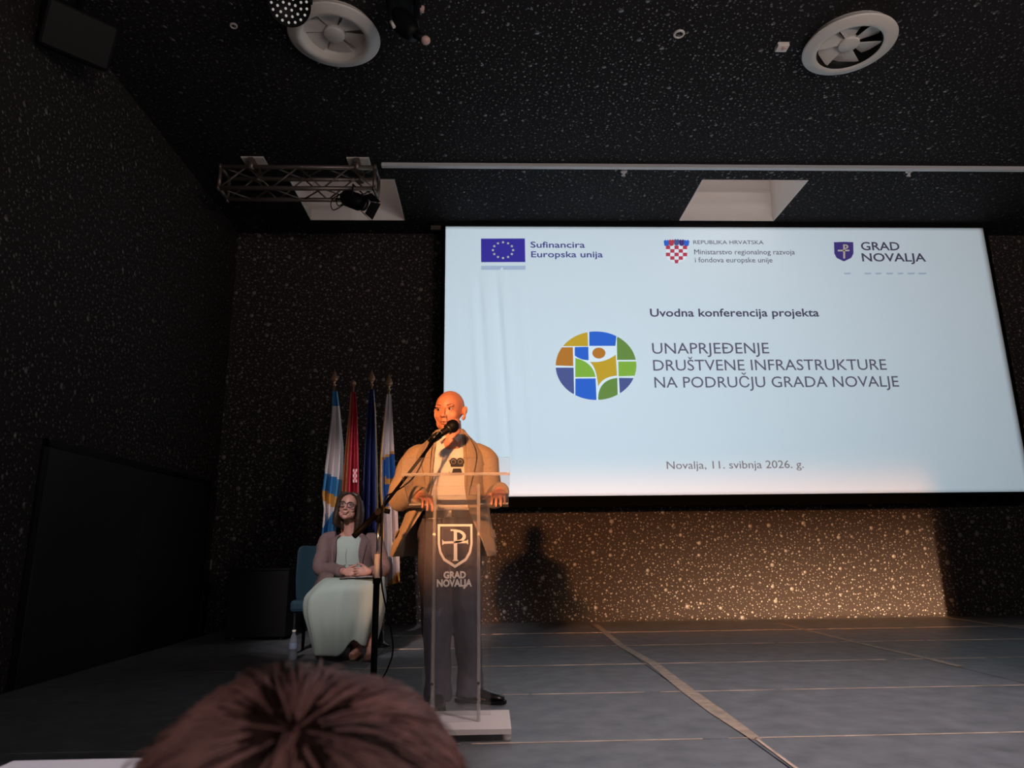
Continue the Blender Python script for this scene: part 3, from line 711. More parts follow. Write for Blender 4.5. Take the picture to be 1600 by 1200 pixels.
MB().slab((x0, 3.384, 1.174), (x1, 3.3895, 1.188)).build('front_rail', 'acryl_up', le)
# shield, cross and lettering on the front panel
ep = lambda px, py: at(px, py, Y=3.5035)
def epoly(name, pts, parent): return MB().poly([ep(x, y) for x, y in pts], (0, -1, 0), .0015).build(name, 'etched', parent)
outer = [(684, 819), (738, 819), (738.5, 850), (736, 864), (729, 876), (711, 887.5), (693, 876), (686.5, 864), (684, 850)]
inner = [(687.5, 822.5), (734.8, 822.5), (735, 849), (732.5, 862), (726.5, 872.5), (711, 882.5), (695.5, 872.5), (689.8, 862), (687.5, 849)]
b = MB(); n = len(outer); vs = [ep(*q) for q in outer] + [ep(*q) for q in inner]; vs += [p + Vector((0, -.0015, 0)) for p in vs]
fs = []
for i in range(n):
    j = (i+1) % n; fs += [(i, j, n+j, n+i), (2*n+i, 3*n+i, 3*n+j, 2*n+j), (i, 2*n+i, 2*n+j, j), (n+i, n+j, 3*n+j, 3*n+i)]
em = b.add(vs, fs, 0, False).build('shield_emblem', 'etched', le)
epoly('cross', [(709, 829), (714, 829), (714.5, 874), (717, 876.5), (706.5, 876.5), (709, 874)], em)
epoly('cross', [(691, 845), (690.5, 843), (694, 845.8), (729, 844.8), (731.5, 842.5), (731.5, 851), (729, 848.6), (694, 849.6), (691, 851.5)], em)
pts = [(712+16*math.sin(u), 838-10.5*math.cos(u)) for u in [PI*k/12 for k in range(13)]] + [(712+11*math.sin(u), 838-6.5*math.cos(u)) for u in [PI*k/12 for k in range(12, -1, -1)]]
epoly('cross', pts, em); epoly('cross', [(704, 827), (714, 827.3), (714, 830), (704, 829.5)], em)
def etext(body, xa_, xb_, y, cap):
    a, c = ep(xa_, y), ep(xb_, y); c.z = a.z; text_mesh('lettering', body, 'etched', le, a, c, (ep(xa_, y-cap)-a).length, weight=.045)
etext('GRAD', 693, 728, 903.5, 10.5); etext('NOVALJA', 682.5, 737.5, 916.5, 11)
# twin capsule holder on the desk
c = at(714, 735, Y=3.425); r = thing('twin_microphone_holder', (c.x, c.y, c.z-.02), 'small dark holder with two round capsules, standing on the lectern top', 'microphone')
zz = A.z + (3.425-3.40)*t.z/t.y + .006
MB().loft([[Vector((c.x + s*math.cos(2*PI*j/20), 3.425+s*.55*math.sin(2*PI*j/20), z)) for j in range(20)] for s, z in ((.034, zz), (.032, zz+.006), (.024, zz+.014), (.020, zz+.03))]).build('base', 'black', r)
zc = at(714, 722, Y=3.42).z
for s in (-1, 1):
    MB().lathe((c.x+s*.0165, 3.42, zc), [(0, -.02), (.017, -.02), (.019, .0), (.019, .012), (.012, .014), (.012, .008), (0, .008)], (0, -1, 0), 24).build('capsule', 'black', r)
    MB().lathe((c.x+s*.0165, 3.406, zc), [(.009, -.002), (.0115, -.002), (.0115, .003), (.009, .003), (.009, -.002)], (0, -1, 0), 20).build('capsule_ring', 'plate', r)
MB().box((c.x, 3.425, zc-.012), (.062, .018, .022)).build('bridge', 'black', r, bevel=.004)

# ================================================================== MICROPHONE STAND
J = at(592, 800, Y=3.55); E1 = at(688, 676, Y=3.80); E0 = at(553, 838, Y=3.47); MBALL = at(707, 666, Y=3.86)
ms = thing('microphone_stand', (J.x, J.y, 0), 'black and chrome boom microphone stand left of the lectern', 'microphone stand')
P = lambda py: Vector((J.x, J.y, at(588, py, Y=J.y).z))
MB().tube([P(1075), Vector((J.x, J.y, .035))], .011, 12).build('lower_pole', 'stand', ms)
MB().tube([P(908), P(1076)], .0155, 14).build('lower_pole', 'stand', ms)
MB().tube([P(866), P(906)], .0135, 14).build('pole_sleeve', 'whiteplastic', ms)
MB().tube([P(812), P(868)], .0075, 12).build('upper_pole', 'chrome', ms)
MB().tube([P(903), P(912)], .019, 14).build('clutch', 'stand', ms)
MB().tube([J + Vector((0, 0, -.05)), J + Vector((0, 0, .012))], .016, 12).build('boom_joint', 'stand', ms)
MB().tube([J + Vector((0, -.03, 0)), J + Vector((0, .03, 0))], .017, 14).build('boom_clamp', 'stand', ms)
MB().tube([J + Vector((.03, -.01, .005)), J + Vector((.055, -.012, .0))], .012, 8).build('clamp_knob', 'stand', ms)
MB().tube([E0, J, E1], .0085, 12).build('boom', 'stand', ms)
dv = (J-E0).normalized(); MB().tube([E0, E0 + dv*.16], .0145, 14).build('counterweight', 'stand', ms)
for k in range(3):
    a = 2*PI*k/3 + .5; e = Vector((J.x+.27*math.cos(a), J.y+.27*math.sin(a), .012))
    MB().tube([Vector((J.x, J.y, .13)), e], .008, 8).build('leg', 'stand', ms)
    MB().tube([e + Vector((-.01*math.cos(a), -.01*math.sin(a), .006)), e + Vector((.02*math.cos(a), .02*math.sin(a), 0))], .012, 8).build('foot', 'stand', ms)
mic = thing('microphone', MBALL, 'black ball microphone on the boom end, before the speaker\'s chin', 'microphone')
dv = (MBALL - E1).normalized(); dv = Vector((dv.x, dv.y*.3, dv.z)).normalized()
MB().ell(MBALL, (.037, .037, .038), rot_to(dv), 24, 16).build('grille', 'black', mic)
MB().lathe(MBALL - dv*.026, [(0, -.012), (.030, -.012), (.031, 0), (.030, .006), (0, .006)], dv, 24).build('collar', 'blackgloss', mic)
MB().lathe(MBALL - dv*.03, [(0, -.13), (.013, -.13), (.0135, -.12), (.021, -.005), (.022, 0), (0, .0)], dv, 20).build('handle', 'black', mic)
q = MBALL - dv*.115; MB().lathe(q, [(.0, -.03), (.022, -.03), (.024, .0), (.021, .03), (0, .03)], dv, 18).build('clip', 'blackgloss', ms)
MB().tube([q, E1], .010, 8).build('clip_neck', 'plate', ms)
# cable from microphone along boom and down to the floor
b = MB(); e = MBALL - dv*.155
pts = [e, E1 + Vector((-.05, -.02, -.04)), E1.lerp(J, .35) + Vector((0, -.02, -.05)), at(640, 752, Y=3.66), at(618, 768, Y=3.62), J + Vector((.03, -.02, .06)), J + Vector((.022, -.02, -.08)), P(880) + Vector((.022, -.02, 0)), P(920) + Vector((.03, -.01, 0)),
       at(609, 975, Y=3.62), at(614, 1015, Y=3.66), at(606, 1044, Y=3.7), at(594, 1066, Y=3.74), at(580, 1092, Y=3.8)]
pts.append(Vector((pts[-1].x-.1, 3.9, .006))); pts.append(Vector((pts[-1].x-.3, 4.1, .006)))
b.tube(spline(pts, 6), .0042, 6)
tag(b.build('microphone_cable', 'black'), 'thin black microphone cable looping down from the boom to the stage', 'cable')

# ================================================================== PEOPLE
def head_mb(c, R, k=1.0, neck=True, jaw=1.0, soft=0.0):
    """head facing local -Y, centre at mid height, k = scale"""
    h = MB()
    def e(p, r, R2=None): h.ell(p, r, R2, 24, 16)
    e((0, .012, .032), (.076, .094, .086)); e((0, -.026, -.022), (.064, .066, .090)); e((0, -.02, .03), (.070, .075, .072))
    e((0, -.040, -.082), (.047*jaw, .045, .034)); e((0, -.074, -.100), (.021, .016, .016))
    for s in (-1, 1):
        e((s*.030, -.083, .022), (.026, .011, .008)); e((s*.036, -.053+soft*.4, -.026), (.028*jaw, .027, .030+soft)); e((s*.046, -.03, -.066), (.020*jaw, .036, .030))
        e((s*.0315, -.073, .004), (.0150, .0135, .0105))
        e((s*.0115, -.102, -.036), (.0085, .010, .0075))
        e((s*.080, .014, -.010), (.008, .023, .036), Matrix.Rotation(s*.5, 3, 'Z')); e((s*.087, .022, .008), (.006, .020, .021), Matrix.Rotation(s*.55, 3, 'Z')); e((s*.077, .002, -.040), (.008, .012, .013))
    h.tube([(0, -.088, .014), (0, -.101, -.010), (0, -.112, -.032)], [.0075, .0095, .0125], 14)
    e((0, -.113, -.033), (.0125, .010, .0105)); e((0, -.091, -.050), (.017+soft*1.5, .010, .014))
    e((0, -.094, -.0625), (.022, .0085, .0055)); e((0, -.091, -.0735), (.019, .0085, .0065))
    if neck: h.tube([(0, .012, -.05), (0, .022, -.12), (0, .035, -.20)], [.056, .055, .064], 20)
    return h.xf(R*k, c)
def face_parts(c, R, parent, k=1.0, brow='brow', gaze=0, open_mouth=False, lip='lip'):
    T = lambda p: Vector(c) + (R*k) @ Vector(p)
    for s in (-1, 1):
        e = MB().ell((0, 0, 0), (.0125, .0105, .0056), None, 16, 10).xf(R*k, T((s*.0315, -.0795, .0035))).build('eye', 'eyewhite', parent)
        MB().ell((0, 0, 0), (.0055, .004, .0048), None, 12, 8).xf(R*k, T((s*.0315+gaze, -.0885, .0028))).build('iris', 'iris', e)
        MB().tube([T((s*.047, -.0795, .0075)), T((s*.0315, -.0895, .0105)), T((s*.018, -.0855, .0065))], [.0010*k, .0017*k, .0010*k], 6).build('eyelid', brow, e)
        MB().tube([T((s*.052, -.0730, .0225)), T((s*.036, -.0910, .0285)), T((s*.016, -.0930, .0235))], [.0016*k, .0036*k, .0030*k], 8).build('eyebrow', brow, parent)
    l = MB().tube([T((-.021, -.0925, -.0655)), T((-.008, -.0985, -.0625)), T((0, -.0990, -.0638)), T((.008, -.0985, -.0625)), T((.021, -.0925, -.0655))], [.001*k, .0036*k, .0036*k, .0036*k, .001*k], 8)
    l.tube([T((-.019, -.0915, -.0690)), T((0, -.0960, -.0745)), T((.019, -.0915, -.0690))], [.001*k, .0046*k, .001*k], 8)
    lo = l.build('lips', lip, parent)
    MB().tube([T((-.019, -.0945, -.0672)), T((0, -.1000, -.0682)), T((.019, -.0945, -.0672))], [.0008*k, (.0030 if open_mouth else .0014)*k, .0008*k], 8).build('mouth_line', 'iris', lo)
def hand_mb(h, wrist, fwd, back, side, curl, k=1.0, spread=.12, thumb=(.55, .75, -.35), tcurl=.35):
    """palm and five separate bent fingers; back = normal of the back of the hand, side points to the thumb"""
    w = Vector(wrist); f = Vector(fwd).normalized(); s = Vector(side); s = (s - f*s.dot(f)).normalized(); b = Vector(back); b = (b-f*b.dot(f)-s*b.dot(s)).normalized()
    R = Matrix((s, f, b)).transposed()
    h.ell(w + f*.048*k, (.041*k, .054*k, .0155*k), R, 18, 12); h.ell(w + f*.070*k, (.040*k, .026*k, .0135*k), R, 18, 12); h.ell(w + f*.01*k, (.029*k, .035*k, .019*k), R, 16, 10)
    h.ell(w + f*.035*k + s*.027*k - b*.006*k, (.018*k, .032*k, .015*k), R, 14, 10)
    for i, (o, L, r) in enumerate(((.0285, .072, .0088), (.0098, .080, .0090), (-.0095, .075, .0086), (-.0275, .059, .0076))):
        p = w + f*(.090 - (.004, 0, .003, .010)[i])*k + s*o*k; d = (f + s*spread*(1.5-i)*.35).normalized(); pts = [p - d*.012*k]; a = 0; cu = curl[i] if isinstance(curl, (list, tuple)) else curl
        for j, q in enumerate((.44, .31, .25)):
            pts.append(p.copy()); a += cu*(.75, 1.0, .7)[j]; p = p + (d*math.cos(a) - b*math.sin(a))*L*q*k
        pts.append(p); h.tube(pts, [r*k*1.05, r*k*1.05, r*k*.98, r*k*.88, r*k*.70], 10); h.ell(p, (r*k*.70,)*3, None, 10, 8)
    t = (f*thumb[0] + s*thumb[1] + b*thumb[2]).normalized(); p0 = w + f*.022*k + s*.022*k; p1 = p0 + t*.040*k; t2 = (t + f*tcurl - s*tcurl*.6).normalized(); p2 = p1 + t2*.032*k; t3 = (t2 + f*tcurl*.5 - s*tcurl*.4).normalized(); p3 = p2 + t3*.025*k
    h.tube([p0, p1, p2, p3], [.0150*k, .0115*k, .0100*k, .0078*k], 10); h.ell(p3, (.0078*k,)*3, None, 10, 8)
    return R
def hring(cx, cy, z, rx, ry, n=40, a0=0, a1=2*PI, pw=2.3, fold=0, fk=7, fp=0):
    """horizontal ring; angle 0 faces the audience (-Y), growing towards +X"""
    out = []; full = abs(a1-a0-2*PI) < 1e-6
    for j in range(n):
        a = a0 + (a1-a0)*j/(n if full else n-1); sx, cx2 = math.sin(a), -math.cos(a); q = (abs(sx)**pw + abs(cx2)**pw)**(-1/pw)
        q *= 1 + fold*math.sin(fk*a+fp)
        out.append(Vector((cx + rx*sx*q, cy + ry*cx2*q, z)))
    return out
def sleeve(mb, pts, rad, n=7, wr=.05, seed=0, m=0):
    P_ = spline(pts, n); Rr = lerp_list(rad, n); k = len(P_); ln = 0; rr = []
    for i in range(k): rr.append(Rr[i]*(1 + wr*math.sin(i*1.9+seed)*math.sin(i*.7+seed*2)))
    mb.tube(P_, rr, 18, m, cap=True)
    return mb

# ------------------------------------------------------------------ the speaker
HY = 4.10; HC = at(703, 643.5, Y=HY); HZ = HC.z
mx = -.235; my = 4.20
RH = Matrix.Rotation(-.30, 3, 'Z') @ Matrix.Rotation(.06, 3, 'X')
man = thing('person', (mx, my, 0), 'person, bald, in an olive jacket and pale shirt, speaking and gripping the lectern', 'person')
KH = .235/.218*1.0
b = head_mb(HC, RH, KH)
b.loft([hring(mx, my, z, rx, ry, 32) for z, rx, ry in ((.84, .15, .105), (.95, .165, .115), (1.06, .155, .11), (1.2, .165, .115), (1.34, .185, .11), (1.43, .16, .085), (1.49, .075, .06), (1.53, .058, .056))])
b.tube([HC + V(0, .04, -.1), V(mx, my-.01, 1.50), V(mx, my, 1.42)], [.060, .060, .075], 18)
shR, shL = V(mx-.165, my, 1.405), V(mx+.165, my, 1.405)
elR, elL = V(mx-.285, my-.05, 1.14), V(mx+.255, my-.03, 1.14)
wrR, wrL = at(657, 775, Y=3.835), at(781, 769, Y=3.835)
for s_, e_, w_ in ((shR, elR, wrR), (shL, elL, wrL)): b.tube([s_ + V(0, 0, -.025), e_, w_], [.042, .040, .030], 14); b.ell(s_ + V(0, 0, -.02), (.045,)*3); b.ell(e_, (.043,)*3)
ftL, ftR = V(-.285, 4.10, .09), V(-.115, 4.22, .09)
hpL, hpR = V(mx-.085, my, .90), V(mx+.085, my, .90); knL, knR = V(-.30, 4.10, .49), V(-.135, 4.12, .49)
for h_, k_, f_, d_ in ((hpL, knL, ftL, V(.02, -1, 0)), (hpR, knR, ftR, V(.85, -.55, 0))):
    b.tube([h_, k_, f_], [.075, .055, .038], 16); b.ell(k_, (.056,)*3); b.tube([f_ + V(0, 0, -.04), f_ + d_.normalized()*.11 + V(0, 0, -.062)], [.024, .014], 12)
# hands resting on the desk edge corners
hand_mb(b, wrR, (.35, -.60, -.16), (-.10, .12, 1), (.9, .4, 0), [.55, .6, .65, .7], 1.0, .32, (.5, .8, -.25))
hand_mb(b, wrL, (-.05, -.62, -.14), (.12, .10, 1), (-1, .1, 0), [.5, .55, .62, .7], 1.0, .32, (.5, .8, -.25))
body = b.build('body', 'skin_m', man, remesh=.0036, smooth=3)
face_parts(HC, RH, man, KH, 'brow', -.002, True)
# shirt
def torso(zs): return [hring(mx+dx, my+dy, z, rx, ry, 44) for z, rx, ry, dx, dy in zs]
b = MB().loft(torso([(.90, .178, .125, 0, 0), (.98, .185, .142, 0, -.004), (1.06, .182, .150, 0, -.008), (1.16, .180, .148, 0, -.006), (1.28, .190, .140, 0, 0), (1.38, .190, .122, 0, 0), (1.435, .155, .098, 0, 0), (1.475, .094, .086, 0, -.020), (1.505, .076, .080, 0, -.034), (1.530, .070, .074, 0, -.046)]), cap=False)
b.noise(.004, 14, 3); sh = b.build('shirt', 'shirt', man, sub=1)
# collar leaves and buttons
for s in (-1, 1):
    c0 = V(mx, my-.040, 1.515)
    q = [c0 + V(s*.012, -.078, -.035), c0 + V(s*.060, -.052, .012), c0 + V(s*.072, -.005, .020), c0 + V(s*.080, -.030, -.022), c0 + V(s*.052, -.098, -.075)]
    MB().poly(q, (0, -.75, .3), .004).build('collar', 'shirt', sh)
for k in range(5): MB().lathe((mx+.004, my-.158+.004*k - (0 if k < 3 else -.008), 1.40-.068*k), [(0, -.002), (.0055, -.002), (.0055, .002), (0, .002)], (0, -1, 0), 12).build('button', 'plate', sh)
# trousers
def leg_rings(h_, k_, f_, seed):
    P_ = spline([h_ + V(0, 0, .06), h_, k_, f_ + V(0, 0, .10), f_ + V(0, 0, -.055)], 7); rr = lerp_list([.098, .103, .086, .072, .080], 7); out = []
    for i, p in enumerate(P_):
        out.append([Vector((p.x + rr[i]*math.sin(2*PI*j/28)*(1+.05*math.sin(i*1.3+j*.9+seed)), p.y - rr[i]*1.08*math.cos(2*PI*j/28)*(1+.05*math.sin(i*1.7+j*.6+seed)), p.z)) for j in range(28)])
    return out
b = MB().loft(leg_rings(hpL, knL, ftL, 0)).loft(leg_rings(hpR, knR, ftR, 2))
b.loft([hring(mx, my, z, rx, ry, 36) for z, rx, ry in ((.80, .165, .12), (.88, .186, .135), (.96, .190, .145), (1.03, .188, .152))])
tro = b.build('trousers', 'trousers', man, remesh=.009, smooth=4)
b = MB().loft([hring(mx, my-.003, z, .192, .157, 44) for z in (1.008, 1.012, 1.044, 1.048)]).build('belt', 'leather', man)
MB().slab((mx-.022, my-.176, 1.006), (mx+.022, my-.166, 1.050)).build('buckle', 'chrome', b, bevel=.004)
# shoes
def shoe(f_, d_, nm='shoe'):
    d_ = d_.normalized(); s_ = V(-d_.y, d_.x, 0); b = MB(); rings = []
    for t_, w_, h_, z0 in ((-.075, .022, .055, .012), (-.06, .036, .080, .012), (-.02, .038, .098, .012), (.03, .036, .092, .012), (.08, .043, .064, .012), (.14, .047, .048, .012), (.185, .038, .038, .014), (.208, .018, .022, .016)):
        c = V(f_.x, f_.y, 0) + d_*t_
        rings.append([c + s_*w_*math.cos(2*PI*j/20)*(1 if math.sin(2*PI*j/20) < .2 else .88) + V(0, 0, z0 + max(0, (math.sin(2*PI*j/20)+1)/2)**.8*h_) for j in range(20)])
    b.loft(rings); o = b.build(nm, 'leather', man, sub=1)
    rings = []
    for t_, w_ in ((-.08, .026), (-.05, .040), (.02, .038), (.09, .047), (.15, .050), (.2, .034), (.214, .015)):
        c = V(f_.x, f_.y, 0) + d_*t_; rings.append([c + s_*w_ + V(0, 0, .002), c + s_*w_ + V(0, 0, .018), c - s_*w_ + V(0, 0, .018), c - s_*w_ + V(0, 0, .002)])
    MB().loft(rings, smooth=False).build('sole', 'black', o)
    for k in range(3):
        c = V(f_.x, f_.y, 0) + d_*(.035+.022*k) + V(0, 0, .102-.014*k); MB().tube([c - s_*.022, c + V(0, 0, .006), c + s_*.022], .0028, 6).build('lace', 'blackgloss', o)
shoe(ftL, V(.02, -1, 0)); shoe(ftR, V(.93, -.36, 0))
# jacket: open front shell, two sleeves, lapels
N_ = 54
jr = [(1.528, .086, .086, 0, -.022, .85, .85), (1.485, .120, .098, 0, -.008, .66, .66), (1.435, .178, .108, 0, .004, .44, .44), (1.385, .212, .136, 0, .002, .40, .40), (1.30, .218, .160, 0, 0, .42, .42), (1.20, .222, .172, 0, 0, .42, .42),
      (1.10, .232, .182, -.004, -.004, .50, .48), (1.00, .252, .196, -.012, -.004, .66, .60), (.92, .278, .208, -.022, 0, .82, .74), (.85, .296, .218, -.030, 0, .98, .88), (.795, .302, .222, -.034, .004, 1.10, 1.0)]
P5 = spline([V(a[0], a[1], a[2]) for a in jr], 4); Q5 = spline([V(a[3], a[4], a[5]) for a in jr], 4); W5 = lerp_list([a[6] for a in jr], 4)
rings = []
for i, (p, q) in enumerate(zip(P5, Q5)):
    lo = max(0, (1.0-p.x)/.2)
    rings.append(hring(mx+q.x, my+q.y, p.x, p.y, p.z, N_, W5[i], 2*PI-q.z, 2.25, .018*lo+.004, 9, i*.05))
b = MB().loft(rings, closed=False, cap=False)
sleeve(b, [shR + V(.05, 0, -.005), shR + V(-.045, -.005, -.03), elR + V(.02, 0, .09), elR + V(-.005, -.03, -.02), (elR+wrR)/2 + V(-.005, 0, .0), wrR + V(-.006, .015, .006)], [.050, .062, .066, .064, .058, .048], 7, .07, 1)
sleeve(b, [shL + V(-.05, 0, -.005), shL + V(.045, -.005, -.03), elL + V(-.02, 0, .09), elL + V(.005, -.03, -.02), (elL+wrL)/2 + V(.005, 0, .0), wrL + V(.004, .015, .006)], [.050, .062, .064, .060, .056, .047], 7, .07, 4)
b.noise(.006, 9, 5)
jk = b.build('jacket', 'jacket', man, sub=1, solid=.006)
for s in (-1, 1):
    def jp(z, da, out):  # point on the jacket front at height z, angle offset from the opening edge
        i = min(range(len(P5)), key=lambda k: abs(P5[k].x-z)); e = (W5[i] if s > 0 else Q5[i].z) + da
        r_ = hring(mx+Q5[i].x, my+Q5[i].y, z, P5[i].y+out, P5[i].z+out, 3, s*e, s*e+.0001)[0]; return r_
    L_ = []
    for z, da, wd in ((1.525, .05, .30), (1.465, 0, .46), (1.40, -.03, .52), (1.355, -.03, .50), (1.28, -.02, .36), (1.20, -.01, .20), (1.12, 0, .05)):
        L_.append([jp(z, da, .010), jp(z, da+wd*.5, .016), jp(z, da+wd, .010), jp(z, da+wd*.5, .008)])
    MB().loft(L_).build('lapel', 'jacket', jk, sub=1)
    q = [jp(.945, .30, .014), jp(.94, .62, .016), jp(.895, .62, .018), jp(.90, .30, .016)]
    MB().poly(q, (0, -1, .1), .004).build('pocket_flap', 'jacket', jk)
MB().poly([jp(1.33, .62, .006), jp(1.335, .86, .006), jp(1.315, .86, .006), jp(1.31, .62, .006)], (0, -1, 0), .003).build('breast_pocket', 'jacket', jk)

# ------------------------------------------------------------------ the seated woman
wx, wy = -1.13, 6.40
WC = at(546, 792, Y=6.28); KW = .228/.218
RWo = Matrix.Rotation(-.10, 3, 'Z') @ Matrix.Rotation(.12, 3, 'Y') @ Matrix.Rotation(-.12, 3, 'X')
wom = thing('person', (wx, wy-.2, 0), 'person seated in mauve blazer, glasses and long sage dress, hands clasped in the lap', 'person')
def A_(px, py, Y): return at(px, py, Y=Y)
nb = WC + V(.012, .05, -.20)
shA, shB = A_(513, 840, 6.36), A_(584, 842, 6.36); elA, elB = A_(503, 886, 6.25), A_(597, 888, 6.25); wrA, wrB = A_(538, 893, 6.02), A_(578, 895, 6.02)
tx = (shA.x+shB.x)/2
b = head_mb(WC, RWo, KW, neck=False, jaw=1.06, soft=.008)
b.tube([WC + V(.002, .022, -.06), V(tx-.005, 6.325, 1.05), V(tx, 6.355, .96)], [.054, .054, .075], 18)
b.loft([hring(tx, y, z, rx, ry, 30) for z, rx, ry, y in ((.44, .17, .13, 6.42), (.55, .165, .125, 6.42), (.68, .15, .115, 6.40), (.82, .165, .12, 6.38), (.92, .165, .10, 6.37), (.985, .105, .072, 6.365), (1.01, .062, .056, 6.355), (1.05, .05, .05, 6.34))])
for s_, e_, w_ in ((shA, elA, wrA), (shB, elB, wrB)): b.tube([s_ + V(0, 0, -.02), e_, w_], [.045, .040, .028], 14); b.ell(e_, (.041,)*3)
for s in (-1, 1):
    k_ = V(tx+.02+s*.10, 5.98, .52); f_ = A_(560 if s < 0 else 574, 1014, 5.98) if s < 0 else A_(579, 1016, 5.93)
    f_.z = .085
    b.tube([V(tx+s*.09, 6.40, .50), k_, f_], [.085, .062, .036], 14); b.ell(k_, (.064,)*3); b.tube([f_, f_ + V(.01 if s > 0 else -.03, -.12, -.05)], [.034, .026], 12)
    if s < 0: fA = f_
    else: fB = f_
hand_mb(b, wrA, (.85, -.30, -.12), (-.25, -.75, .6), (.15, .35, .9), [.35, .4, .45, .5], .95, .34, (.65, .6, .1))
hand_mb(b, wrB + V(0, -.03, .012), (-.88, -.22, .02), (.2, -.8, .55), (-.1, .3, .9), [.5, .55, .6, .65], .95, .34, (.65, .6, .1))
b.build('body', 'skin_w', wom, remesh=.0034, smooth=3)
face_parts(WC, RWo, wom, KW, 'browdark', 0, False, 'lip_w')
# glasses
T = lambda p: WC + (RWo*KW) @ Vector(p)
b = MB()
for s in (-1, 1):
    pts = []
    for k in range(25):
        a = 2*PI*k/24; q = (abs(math.cos(a))**3 + abs(math.sin(a))**3)**(-1/3); pts.append(T((s*.034+.027*math.cos(a)*q, -.098+abs(math.cos(a))*.003, .002+.0205*math.sin(a)*q)))
    b.tube(pts, .0030, 8, cap=False)
    b.tube([T((s*.062, -.092, .010)), T((s*.078, -.05, .010)), T((s*.082, .005, .004))], .0022, 6)
b.tube([T((-.009, -.099, .006)), T((0, -.103, .009)), T((.009, -.099, .006))], .0024, 6)
gl = b.build('glasses', 'blackgloss', wom)
for s in (-1, 1): MB().ell((0, 0, 0), (.026, .0015, .0195), None, 20, 8).xf(RWo*KW, T((s*.034, -.0975, .002))).build('lens', 'acryl', gl)
# hair: cap plus two falling sides
b = MB()
b.ell(T((0, .030, .042)), (.087*KW, .102*KW, .090*KW), RWo)
b.ell(T((0, .075, -.05)), (.080*KW, .045*KW, .085*KW), RWo)
for s in (-1, 1):
    b.tube([T((s*.020, -.058, .112)), T((s*.060, -.046, .092)), T((s*.086, -.024, .04)), T((s*.096, -.010, -.03)), T((s*.098, -.002, -.09)), T((s*.096, .010, -.15)), T((s*.092, .012, -.20 if s > 0 else -.165))], [.014*KW, .022*KW, .024*KW, .026*KW, .028*KW, .026*KW, .014*KW], 12)
    b.tube([T((s*.06, .03, .06)), T((s*.088, .03, -.02)), T((s*.095, .035, -.10)), T((s*.086, .035, -.20 if s > 0 else -.17))], [.04, .04, .040, .024], 12)
b.tube([T((0, .07, .05)), T((0, .10, -.05)), T((0, .085, -.16))], [.06, .07, .05], 14)
b.ell(T((0, .062, -.12)), (.088*KW, .035*KW, .085*KW), RWo)
hb = b.build('hair', 'hair', wom, remesh=.006, smooth=4)
# dress: bodice, lap and long draped skirt
def sring(cx, cy, z, rx, ry, fold, fk, ph, zl=0, zr=0, n=64):
    out = []
    for j in range(n):
        a = 2*PI*j/n; q = 1 + fold*(math.sin(fk*a+ph) + .5*math.sin((fk*1.7)*a+ph*2)); out.append(Vector((cx+rx*math.sin(a)*q, cy-ry*math.cos(a)*q, z + zl*max(0, -math.sin(a)) + zr*max(0, math.sin(a)))))
    return out
b = MB().loft([hring(tx, y, z, rx, ry, 40) for z, rx, ry, y in ((.52, .185, .155, 6.40), (.62, .172, .15, 6.39), (.70, .160, .142, 6.38), (.80, .170, .150, 6.37), (.88, .172, .135, 6.36), (.935, .150, .105, 6.36), (.965, .098, .078, 6.355))], cap=False)
b.noise(.004, 16, 2); bod = b.build('dress_bodice', 'dress', wom, sub=1)
for s in (-1, 1):
    for k in range(3):
        MB().tube(spline([V(tx+.0, 6.238, .735), V(tx+s*(.02+.012*k), 6.228, .722-.012*k), V(tx+s*(.05+.012*k), 6.238, .725-.02*k)], 5), .0022, 6).build('tie_cord', 'plate', bod)
MB().tube(spline([V(tx-.005, 6.228, .86), V(tx-.012, 6.216, .80), V(tx-.004, 6.222, .735)], 6), .002, 6).build('tie_cord', 'plate', bod)
xl_, xr_ = A_(478, 945, 5.98).x, A_(600, 945, 5.98).x; xc = (xl_+xr_)/2; hw = (xr_-xl_)/2
c_hem = A_(540, 1015, 5.95).x
b = MB()
sk = [(.615, xc+.05, 6.24, hw*.62, .12, .01), (.625, xc+.045, 6.16, hw*.74, .22, .012), (.600, xc+.035, 6.10, hw*.82, .27, .014), (.545, xc+.012, 6.06, hw*.92, .29, .02), (.47, xc-.005, 6.05, hw*1.0, .285, .034), (.36, xc-.008, 6.04, hw*.985, .275, .046), (.24, xc-.005, 6.03, hw*.91, .265, .058), (.13, xc+.002, 6.03, hw*.82, .255, .066), (.045, xc+.004, 6.03, hw*.76, .25, .072)]
rings = []
for i, (z, cx, cyy, rx, ry, fo_) in enumerate(sk):
    t_ = i/(len(sk)-1); rr_ = sring(cx, cyy, z, rx, ry, fo_, 8, .6+.15*i)
    for p in rr_:
        u_ = (p.x-cx)/rx
        if t_ > .5:
            w_ = (t_-.5)*2; p.z += w_*(.075*max(0, u_-.05) + .085*math.exp(-((u_-.42)/.25)**2)*(1 if p.y < cyy else 0)) - w_*.028*max(0, -u_)*0
        if i == 4 or i == 5: p.x += -.016*max(0, -u_)
    rings.append(rr_)
Rz = [spline([rings[i][j] for i in range(len(rings))], 4) for j in range(64)]
b.loft([[Rz[j][i] for j in range(64)] for i in range(len(Rz[0]))], cap=False); b.sm = [True]*len(b.f)
top = [p.copy() for p in rings[0]]; b.f.append(list(range(64))); b.m.append(0); b.sm.append(True)
for p in b.v: p.z = max(p.z, .012)
b.build('dress_skirt', 'dress', wom, solid=.004)
